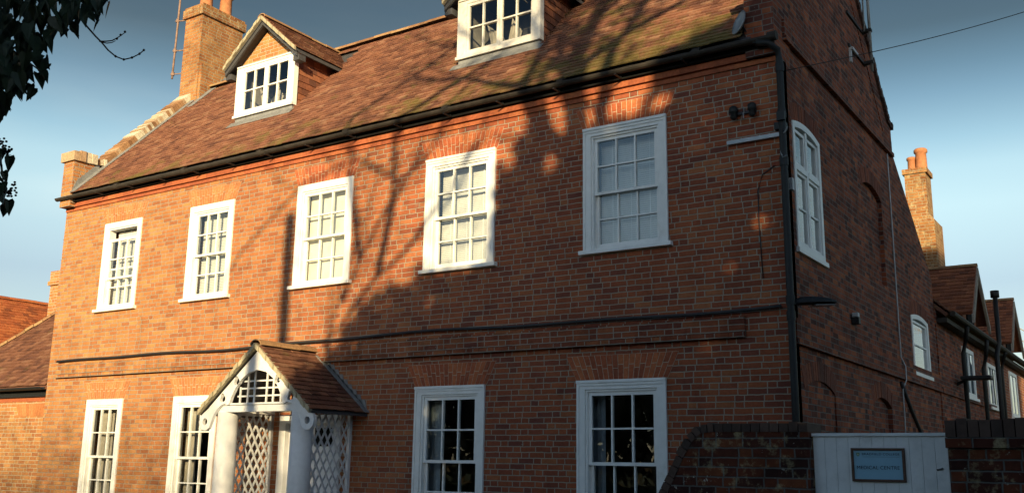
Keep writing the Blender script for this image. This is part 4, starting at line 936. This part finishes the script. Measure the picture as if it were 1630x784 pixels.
def text(name, s_, x, z, wid, size, parent, serif=False):
    cu = bpy.data.curves.new(name, 'FONT'); cu.body = s_; cu.size = size; cu.extrude = .0008; cu.space_character = 1.05
    o = bpy.data.objects.new(name, cu); COL.objects.link(o); bpy.context.view_layer.update()
    dg_ = bpy.context.evaluated_depsgraph_get(); me = bpy.data.meshes.new_from_object(o.evaluated_get(dg_)); bpy.data.objects.remove(o)
    xs_ = [v.co.x for v in me.vertices]; k_ = wid / (max(xs_) - min(xs_)); mn = min(xs_)
    off = parent.location
    for v in me.vertices:
        vx, vz, vy = (v.co.x - mn) * k_, v.co.y, v.co.z; v.co = (x + vx - off.x, ys - .0112 - vy - off.y, z + vz - off.z)
    me.materials.clear(); me.materials.append(MAT['ink']); ob_ = bpy.data.objects.new(name, me); COL.objects.link(ob_); ob_.parent = parent; return ob_
text('lettering', 'MEDICAL CENTRE', 15.100, 1.598, .306, .036, sb)
text('lettering', 'BRADFIELD COLLEGE', 15.142, 1.700, .268, .023, sb)
mb = MB(); mb.box((15.142, ys - .0115, 1.687), (15.410, ys - .0102, 1.6885)); mb.build('rule_line', 'ink', sb)
mb = MB(); mb.prism([[(15.100, 1.718), (15.124, 1.718), (15.124, 1.703), (15.119, 1.694), (15.112, 1.690), (15.105, 1.694), (15.100, 1.703)]], ys - .0116, ys - .010); cr_ = mb.build('crest', 'crest_green', sb)
mb = MB(); mb.box((15.110, ys - .0124, 1.696), (15.114, ys - .0117, 1.713)); mb.box((15.1045, ys - .0124, 1.704), (15.1095, ys - .0117, 1.708)); mb.box((15.1145, ys - .0124, 1.704), (15.1195, ys - .0117, 1.708)); mb.build('crest_charge', 'crest_pale', cr_)

# ================================================================== VEGETATION
def limb(mb, pts, r0, r1, seg=6): mb.tube(pts, r0, seg, r1)
def grow(mb, p, d, length, r, depth, rng, spread=.55, up=.12):
    n = 4; pts = [p]; q = p.copy(); dd = d.copy()
    for i in range(n):
        dd = (dd + Vector((rng.uniform(-1, 1), rng.uniform(-1, 1), rng.uniform(-1, 1))) * .16 + Vector((0, 0, up * .3))).normalized(); q = q + dd * (length / n); pts.append(q.copy())
    mb.tube([tuple(x) for x in pts], r, 5 if depth > 1 else 4, r * .55, cap=False)
    if depth == 0: return
    for i in range(rng.choice((2, 3, 3))):
        t = rng.uniform(.35, 1.0); k_ = min(int(t * n), n - 1); b = pts[k_].lerp(pts[k_ + 1], t * n - k_)
        nd = (dd + Vector((rng.uniform(-1, 1), rng.uniform(-1, 1), rng.uniform(-.6, 1))) * spread * 1.4).normalized()
        grow(mb, b, nd, length * rng.uniform(.5, .75), r * rng.uniform(.42, .6), depth - 1, rng, spread, up)
az = R(SUN_AZ); te = math.tan(R(SUN_EL)); EP = Vector((math.cos(az), math.sin(az), 0)); ET = Vector((math.sin(az), -math.cos(az), 0))
def along(x, y, z, tau):                       # point where a tree standing at distance tau along the light would meet the ray to a wall point
    t0 = x * math.sin(az) - y * math.cos(az); p = x * math.cos(az) + y * math.sin(az)
    q = EP * p + ET * tau; q.z = z + (tau - t0) * te; return q
def leafcloud(n, sampler, size, rng, narrow=.6):
    v = []; f = []
    for i in range(n):
        c = sampler(); 
        if c is None: continue
        a = Vector((rng.gauss(0, 1), rng.gauss(0, 1), rng.gauss(0, 1))).normalized(); b = a.cross(Vector((rng.gauss(0, 1), rng.gauss(0, 1), rng.gauss(0, 1)))).normalized(); s_ = size * rng.uniform(.6, 1.4)
        o = len(v); v += [c - a * s_, c + b * s_ * narrow, c + a * s_, c - b * s_ * narrow]; f.append((o, o + 1, o + 2, o + 3))
    mb = MB(); mb.v = v; mb.f = f; return mb
# dense evergreens across the road behind the viewer: they keep the right half of the house in shade
TAU = 24.0
edge = [(5.85, 3.0), (6.0, 6.3), (6.18, 7.1), (6.53, 7.65), (6.98, 8.0), (7.6, 8.1), (8.68, 8.1), (8.80, 9.25), (9.2, 9.75), (9.9, 9.5), (10.7, 9.7), (11.0, 10.15), (12.1, 10.65), (12.6, 11.8), (13.1, 13.4), (13.9, 13.7), (14.8, 13.1), (15.8, 12.2), (16.6, 11.9), (18.2, 12.1), (18.6, 12.6), (20.4, 12.9), (20.9, 12.0), (21.1, 4)]
def htop(p):
    for (a, h0), (b, h1) in zip(edge, edge[1:]):
        if a <= p <= b: return h0 + (h1 - h0) * (p - a) / (b - a)
    return 0
def evergreen(p0, p1, n, label, seed):
    rng = random.Random(seed); pc = (p0 + p1) / 2; base = EP * pc + ET * (TAU + .5)
    t = thing('evergreen_tree', label, 'tree', tuple(base), 'evergreens across the road')
    hm = max(htop(p0 + (p1 - p0) * i / 10) for i in range(11))
    mb = MB(); limb(mb, [tuple(base), tuple(base + Vector((.1, 0, hm * .4))), tuple(base + Vector((0, .1, hm * .75)))], .28, .08, 8)
    for i in range(26):
        h = rng.uniform(.15, .75) * hm; d = Vector((rng.uniform(-1, 1), rng.uniform(-1, 1), .25)).normalized(); limb(mb, [tuple(base + Vector((0, 0, h))), tuple(base + Vector((0, 0, h)) + d * (p1 - p0) * .45)], .06, .015, 5)
    mb.build('trunk', 'bark', t, smooth=True, fixn=False)
    def smp():
        p = rng.uniform(p0 - .15, p1 + .15); h = htop(p) 
        if h <= 0: return None
        tau = TAU + rng.uniform(-1.6, 2.2); z = (.4 + (h - .4) * rng.random() ** .85) + rng.gauss(0, .10)
        if z > h - .5 and math.sin(p * 7.3 + tau * 2.1) * math.sin(z * 6.1 + tau) > .35: return None
        q = EP * p + ET * tau; q.z = z + (tau - TAU) * te
        xs_ = p / math.cos(az); zs_ = z - (TAU - xs_ * math.sin(az)) * te
        for (hx, hz, rx, rz, pr_) in ((10.78, 5.62, .13, .42, .97), (10.15, 5.55, .10, .40, .95), (10.35, 4.85, .10, .16, .8), (12.75, 5.35, .30, .5, .45), (11.9, 5.9, .6, .16, .9), (10.2, 5.15, .12, .2, .85)):
            if ((xs_ - hx) / rx) ** 2 + ((zs_ - hz) / rz) ** 2 < 1 and rng.random() < pr_: return None
        return q
    leafcloud(n, smp, .15, rng, .55).build('crown', 'evergreen', t, fixn=False)
evergreen(5.9, 9.0, 12000, 'dense dark evergreen at the left end of the row across the road', 1)
evergreen(9.0, 12.4, 18000, 'dense dark evergreen in the middle of the row across the road', 2)
evergreen(12.4, 15.8, 26000, 'tallest dense dark evergreen of the row across the road', 3)
evergreen(15.8, 21.1, 28000, 'dense dark evergreen at the right end of the row across the road', 4)
# bare trees rising among them: limbs whose shade falls on roof and wall
def bare_tree(label, base_p, tau, limbs, seed, trunk_r=.2, grp='bare trees across the road', crown=None, ncrown=0):
    rng = random.Random(seed); base = EP * base_p + ET * tau; t = thing('bare_tree', label, 'tree', tuple(base), grp)
    mb = MB(); br = MB(); top = None
    for li, (pts, r0, r1, nb) in enumerate(limbs):
        P = [along(*q, tau + .3 * math.sin(i)) for i, q in enumerate(pts)]
        rr = [r0 + (r1 - r0) * i / (len(P) - 1) for i in range(len(P))]
        if li == 0: mb.tube([tuple(base), tuple(base.lerp(P[0], .5) + Vector((0, 0, P[0].z * .12)))] + [tuple(p) for p in P], [trunk_r, max(trunk_r * .7, r0)] + rr, 8)
        else: mb.tube([tuple(p) for p in P], rr, 8)
        for j in range(nb):
            i = rng.randrange(len(P) - 1); b = P[i].lerp(P[i + 1], rng.random()); d = (P[i + 1] - P[i]).normalized()
            d = (d + EP * rng.uniform(-1.2, 1.2) + Vector((0, 0, rng.uniform(-.2, .9))) + ET * rng.uniform(-.7, .7)).normalized()
            grow(br, b, d, rng.uniform(.7, 1.8), max(.014, r1 * .65), 2, rng, .7)
    mb.build('trunk', 'bark', t, smooth=True, fixn=False); br.build('branches', 'twig', t, fixn=False)
    if crown:
        def cs():
            (x0, x1, y0, y1, z0, z1) = rng.choice(crown); f_ = rng.random(); return along(rng.uniform(x0, x1), y0 + (y1 - y0) * f_, z0 + (z1 - z0) * (f_ if y1 > y0 else rng.random()) + rng.gauss(0, .12), tau + rng.uniform(-1.5, 1.5))
        leafcloud(ncrown, cs, .26, rng, .045).build('twigs', 'twig', t, fixn=False)
R3 = lambda *l: list(l)
bare_tree('bare winter tree with heavy forked limbs standing behind the evergreens', 9.6, 19.6, [
    (R3((11.2, 0, 5.2), (11.16, 0, 5.9), (11.1, -.11, 6.47), (10.9, .75, 7.37), (10.59, 1.78, 8.46), (10.4, 2.5, 9.2)), .17, .09, 9),
    (R3((11.2, 0, 5.2), (10.7, 0, 5.8), (10.40, -.15, 6.43), (10.25, .55, 7.17), (10.06, 1.2, 7.85), (9.9, 2.2, 9.0)), .14, .07, 9),
    (R3((11.2, 0, 5.2), (11.5, 0, 5.9), (11.55, .25, 6.85), (11.53, .94, 7.57), (11.5, 1.39, 8.05), (11.3, 2.4, 9.1)), .11, .05, 8),
    (R3((11.1, -.11, 6.47), (11.6, .6, 7.2), (12.3, 1.1, 7.75), (12.9, 1.9, 8.6)), .09, .035, 8),
    (R3((11.1, -.11, 6.47), (10.75, .3, 6.9), (10.35, .9, 7.5), (10.15, 1.6, 8.3)), .10, .05, 6),
    (R3((10.25, .55, 7.17), (10.8, 1.0, 7.7), (11.0, 1.7, 8.4), (11.2, 2.5, 9.3)), .08, .04, 6),
    (R3((10.40, -.15, 6.43), (9.7, .15, 6.7), (9.1, .45, 7.0), (8.4, .6, 7.2), (7.6, .9, 7.5)), .08, .03, 7)], 11, crown=[(9.6, 13.6, -.2, 2.7, 6.3, 9.6), (10.0, 13.6, -.2, 1.2, 6.3, 7.9)], ncrown=450)
bare_tree('slender bare winter tree with arching limbs left of the evergreens', 7.4, 19.2, [
    (R3((6.98, 0, 3.27), (7.43, 0, 3.74), (7.89, 0, 4.16), (8.34, 0, 4.43), (8.87, 0, 4.95), (9.6, 0, 5.9)), .05, .02, 8),
    (R3((7.24, 0, 3.85), (7.55, 0, 4.45), (7.9, 0, 5.0), (8.29, 0, 5.5), (8.84, 0, 5.95), (9.3, .6, 7.1)), .042, .016, 8),
    (R3((7.89, 0, 4.16), (8.12, 0, 5.2), (8.29, -.33, 6.24), (8.76, .19, 6.79), (9.26, .74, 7.36), (9.48, .9, 7.6), (8.74, 1.13, 7.78), (7.54, 1.7, 8.37), (6.4, 2.4, 9.1)), .07, .03, 11),
    (R3((7.55, 0, 4.45), (7.3, 0, 5.5), (7.17, .08, 6.67), (7.65, .8, 7.43), (7.99, 1.46, 8.13), (8.1, 2.3, 9.0)), .06, .025, 9),
    (R3((8.29, 0, 5.5), (7.4, 0, 6.0), (6.3, 0, 5.75), (5.6, 0, 5.27), (5.0, 0, 4.83), (4.6, 0, 4.4)), .035, .014, 4),
    (R3((6.98, 0, 3.27), (7.3, 0, 4.2), (7.5, 0, 5.0), (7.2, .0, 5.8), (6.7, 0, 6.1)), .035, .015, 4)], 12, .13, crown=[(5.8, 9.8, 0, 0, 3.4, 6.1), (6.3, 10, -.2, 2.7, 6.4, 9.6)], ncrown=420)
# pole whose narrow shadow crosses the wall by the porch
tp = thing('telegraph_pole', 'tall plain wooden pole standing across the road', 'pole', tuple(EP * (6.06 * math.cos(az)) + ET * 19))
b = along(6.06, 0, 5.28, 19.0); mb = MB(); mb.tube([(b.x, b.y, -.2), (b.x, b.y, 5), (b.x, b.y, b.z)], .105, 12, .095); mb.build('pole', 'bark', tp, smooth=True); mb = MB(); mb.tube([(b.x, b.y, b.z), (b.x, b.y, b.z + .05)], .11, 12, .03); mb.build('pole_cap', 'galv', tp)
# leafy screen added out of view; its thinning top dims the facade's foot
rng = random.Random(5); TH = 30.0
def hs():
    p = rng.uniform(-5.5, 7); z = 6.3 + 1.5 * rng.random() ** .75 if False else None
    t = rng.random(); zz_ = .7 + 1.9 * (1 - math.sqrt(t)) if rng.random() < .75 else rng.uniform(-2.0, 1.2)
    q = EP * p + ET * (TH + rng.uniform(-.5, .5)); x = p / math.cos(az); q.z = zz_ + (TH - x * math.sin(az)) * te
    return q if q.z > .1 else None
shade_screen = leafcloud(16000, hs, .040, rng, .6); hd_ = shade_screen.build('shade_screen', 'evergreen', fixn=False); tag(hd_, 'leafy screen added out of view to dim the foot of the left facade', 'shade_screen')

# ivy clad tree at the viewer's left: its leaf curtain hangs into the frame
rng = random.Random(21)
def IV(px, py, d): # a spot in the leaf curtain, in metres from the viewer's left
    return CAM + (fw + RT * ((px - 815) / 1566.3) - UP * ((py - 392) / 1566.3)) * d
iv = thing('ivy_clad_tree', 'dark ivy covered tree whose leaves hang into the top left corner', 'tree', (12.8, -9.4, 0))
leaf = MB()
def add_leaf(c, size, down, facing):
    t = down.normalized(); nrm = (facing - t * facing.dot(t)).normalized(); s_ = t.cross(nrm)
    sh_ = [(0, 0), (.30, -.10), (.46, .12), (.40, .40), (.22, .72), (0, 1.12), (-.22, .72), (-.40, .40), (-.46, .12), (-.30, -.10)]
    k_ = rng.uniform(.62, 1.0); fo = rng.uniform(.05, .30); o = len(leaf.v)
    leaf.v.append(c + t * size * .35 - nrm * size * .04)
    for a_, b_ in sh_: leaf.v.append(c + s_ * a_ * size * k_ + t * b_ * size + nrm * (abs(a_) * fo - .12 * b_ * b_) * size)
    n_ = len(sh_); leaf.f.extend([(o, o + 1 + i, o + 1 + (i + 1) % n_) for i in range(n_)])
def rand_leaf(px, py, d, smin=.06, smax=.095):
    dn = Vector((rng.gauss(0, .35), rng.gauss(0, .35), -1)); fc = Vector((rng.gauss(.4, .6), rng.gauss(-.8, .5), rng.gauss(.3, .4))); add_leaf(IV(px, py, d), rng.uniform(smin, smax), dn, fc)
xmax = [(-300, 175), (-20, 168), (0, 150), (18, 140), (35, 100), (55, 78), (75, 66), (95, 66), (115, 50), (135, 26), (150, 10), (165, 2), (190, -6), (300, -14)]
def xm(y):
    for (a, u_), (b, w_) in zip(xmax, xmax[1:]):
        if a <= y <= b: return u_ + (w_ - u_) * (y - a) / (b - a)
    return -20
for i in range(2300):
    y = rng.uniform(-220, 190); x = rng.uniform(-260, xm(y))
    if 16 < x < 38 and 10 < y < 24 and rng.random() < .9: continue
    if x > xm(y) - 30 and rng.random() < .45: continue
    rand_leaf(x, y, rng.uniform(4.5, 5.6))
for (x, y) in ((172, 2), (175, 12), (157, 25), (158, 38), (146, 12), (136, 20), (113, 46), (102, 52), (118, 40), (93, 48), (72, 98), (76, 108), (66, 118), (66, 100), (48, 112), (50, 140), (54, 146), (24, 142), (30, 140), (20, 150), (8, 160), (3, 172), (4, 182), (60, 122), (84, 42), (120, 20), (104, 22), (128, 34), (142, 4), (163, 6)):
    rand_leaf(x, y - 6, 5.0 + jit(.1), .062, .085)
for (x, y) in ((3, 236), (2, 250), (16, 248), (4, 262), (6, 272), (2, 290), (6, 300), (14, 318), (2, 310), (9, 326), (-8, 270), (-10, 300), (-14, 240), (-20, 320), (-12, 220)):
    rand_leaf(x, y, 5.0 + jit(.08), .062, .085)
leaf.build('ivy_leaves', 'ivy', iv, fixn=False)
tk = MB()
tk.tube([(12.8, -9.4, 0), (12.85, -9.35, 1.4), (12.75, -9.2, 2.8), (12.6, -9.1, 4.2), (12.5, -9.0, 5.5)], [.26, .22, .20, .17, .12], 10)
for (x, y) in ((60, -30), (-40, 60), (-30, 150), (-30, 260), (30, -120)):
    e = IV(x, y, 5.05); tk.tube([(12.62, -9.1, min(e.z + .1, 5.2)), tuple(Vector((12.62, -9.1, min(e.z + .1, 5.2))).lerp(e, .5) + Vector((0, 0, .12))), tuple(e)], [.05, .03, .012], 6)
tk.build('trunk', 'bark', iv, smooth=True, fixn=False)
tg = MB()
def twig(l, r): tg.tube([tuple(IV(x, y, 5.0)) for x, y in l], r, 5, r * .5)
twig([(100, -40), (118, 10), (128, 26), (138, 42), (152, 58), (162, 68), (172, 80), (184, 90), (197, 95), (210, 92), (222, 86), (229, 80)], .0055)
twig([(158, 66), (168, 66), (178, 65), (186, 61), (192, 57), (199, 52)], .004); twig([(160, 67), (170, 69), (178, 68), (184, 65)], .0035)
twig([(-40, 60), (20, 80), (60, 110), (70, 125)], .006); twig([(-30, 150), (-8, 215), (2, 260), (6, 300), (8, 330)], .005); twig([(0, 240), (10, 246), (18, 246)], .003); twig([(2, 305), (10, 306), (18, 306)], .003)
twig([(90, -40), (140, -6), (158, 24)], .004); twig([(120, -30), (165, -14), (174, 8)], .004)
for (x, y) in ((197, 95), (210, 92), (222, 86), (229, 80), (184, 90), (192, 56), (199, 51), (186, 62)):
    tg.lathe(IV(x, y, 5.0), [(.002, -.006), (.006, -.002), (.006, .003), (.001, .008)], 6)
tg.build('twigs', 'twig', iv, fixn=False)
for (cx_, cy_) in ((14, 240), (14, 306), (20, 300), (5, 228)):
    be = MB(); be.tube([tuple(IV(cx_ - 8, cy_ + 4, 5.0)), tuple(IV(cx_, cy_, 5.0))], .003, 5)
    for i in range(14): 
        c = IV(cx_ + rng.gauss(0, 4), cy_ + rng.gauss(0, 4), 5.0 + jit(.015)); be.lathe(c, [(.001, -.006), (.006, -.003), (.006, .003), (.001, .006)], 7)
    be.build('berry_cluster', 'berry', iv, smooth=True, fixn=False)
# far trees
MAT['twig_sunlit'] = simple('sunlit winter twig', (.26, .20, .12), .9, .1, var=.3)  # sunlight and haze on the far twigs put into their colour
def far_tree(label, loc, h, seed, depth=4, mat='twig'):
    rng_ = random.Random(seed); t = thing('bare_tree', label, 'tree', loc); mb = MB(); L = Vector(loc)
    mb.tube([tuple(L), tuple(L + Vector((0, 0, h * .3)))], h * .02, 7, h * .014); mb.build('trunk', 'bark', t, fixn=False); b_ = MB()
    for i in range(9): grow(b_, L + Vector((0, 0, h * rng_.uniform(.18, .34))), Vector((rng_.uniform(-.7, .7), rng_.uniform(-.7, .7), 1)).normalized(), h * .34, h * .010, depth, rng_, .5)
    b_.build('branches', mat, t, fixn=False)
far_tree('hazy bare tree beyond the rear wing at the right edge', (15.6, 46, 0), 13, 31, 4, 'twig_sunlit')
far_tree('far bare tree just showing above the orange roof at left', (-26, 17, 0), 8.6, 32)

rng = random.Random(77)
def ws():
    a = rng.uniform(R(176), R(372)); top = 9.0 + 1.8 * math.sin(a * 17) + 1.2 * math.sin(a * 41 + 1) + .8 * math.sin(a * 90); rr = 62 + rng.uniform(-5, 5)
    return Vector((CAM.x + math.cos(a) * rr, CAM.y + math.sin(a) * rr, top * rng.random() ** .7))
MAT['winter_wood'] = simple('winter woodland', (.15, .125, .09), .9, .1, var=.4, scale=2)
wd = leafcloud(80000, ws, .42, rng, .6).build('far_wood', 'winter_wood', fixn=False); wd['kind'] = 'stuff'; tag(wd, 'far off belt of dark winter woodland beyond the road', 'wood')
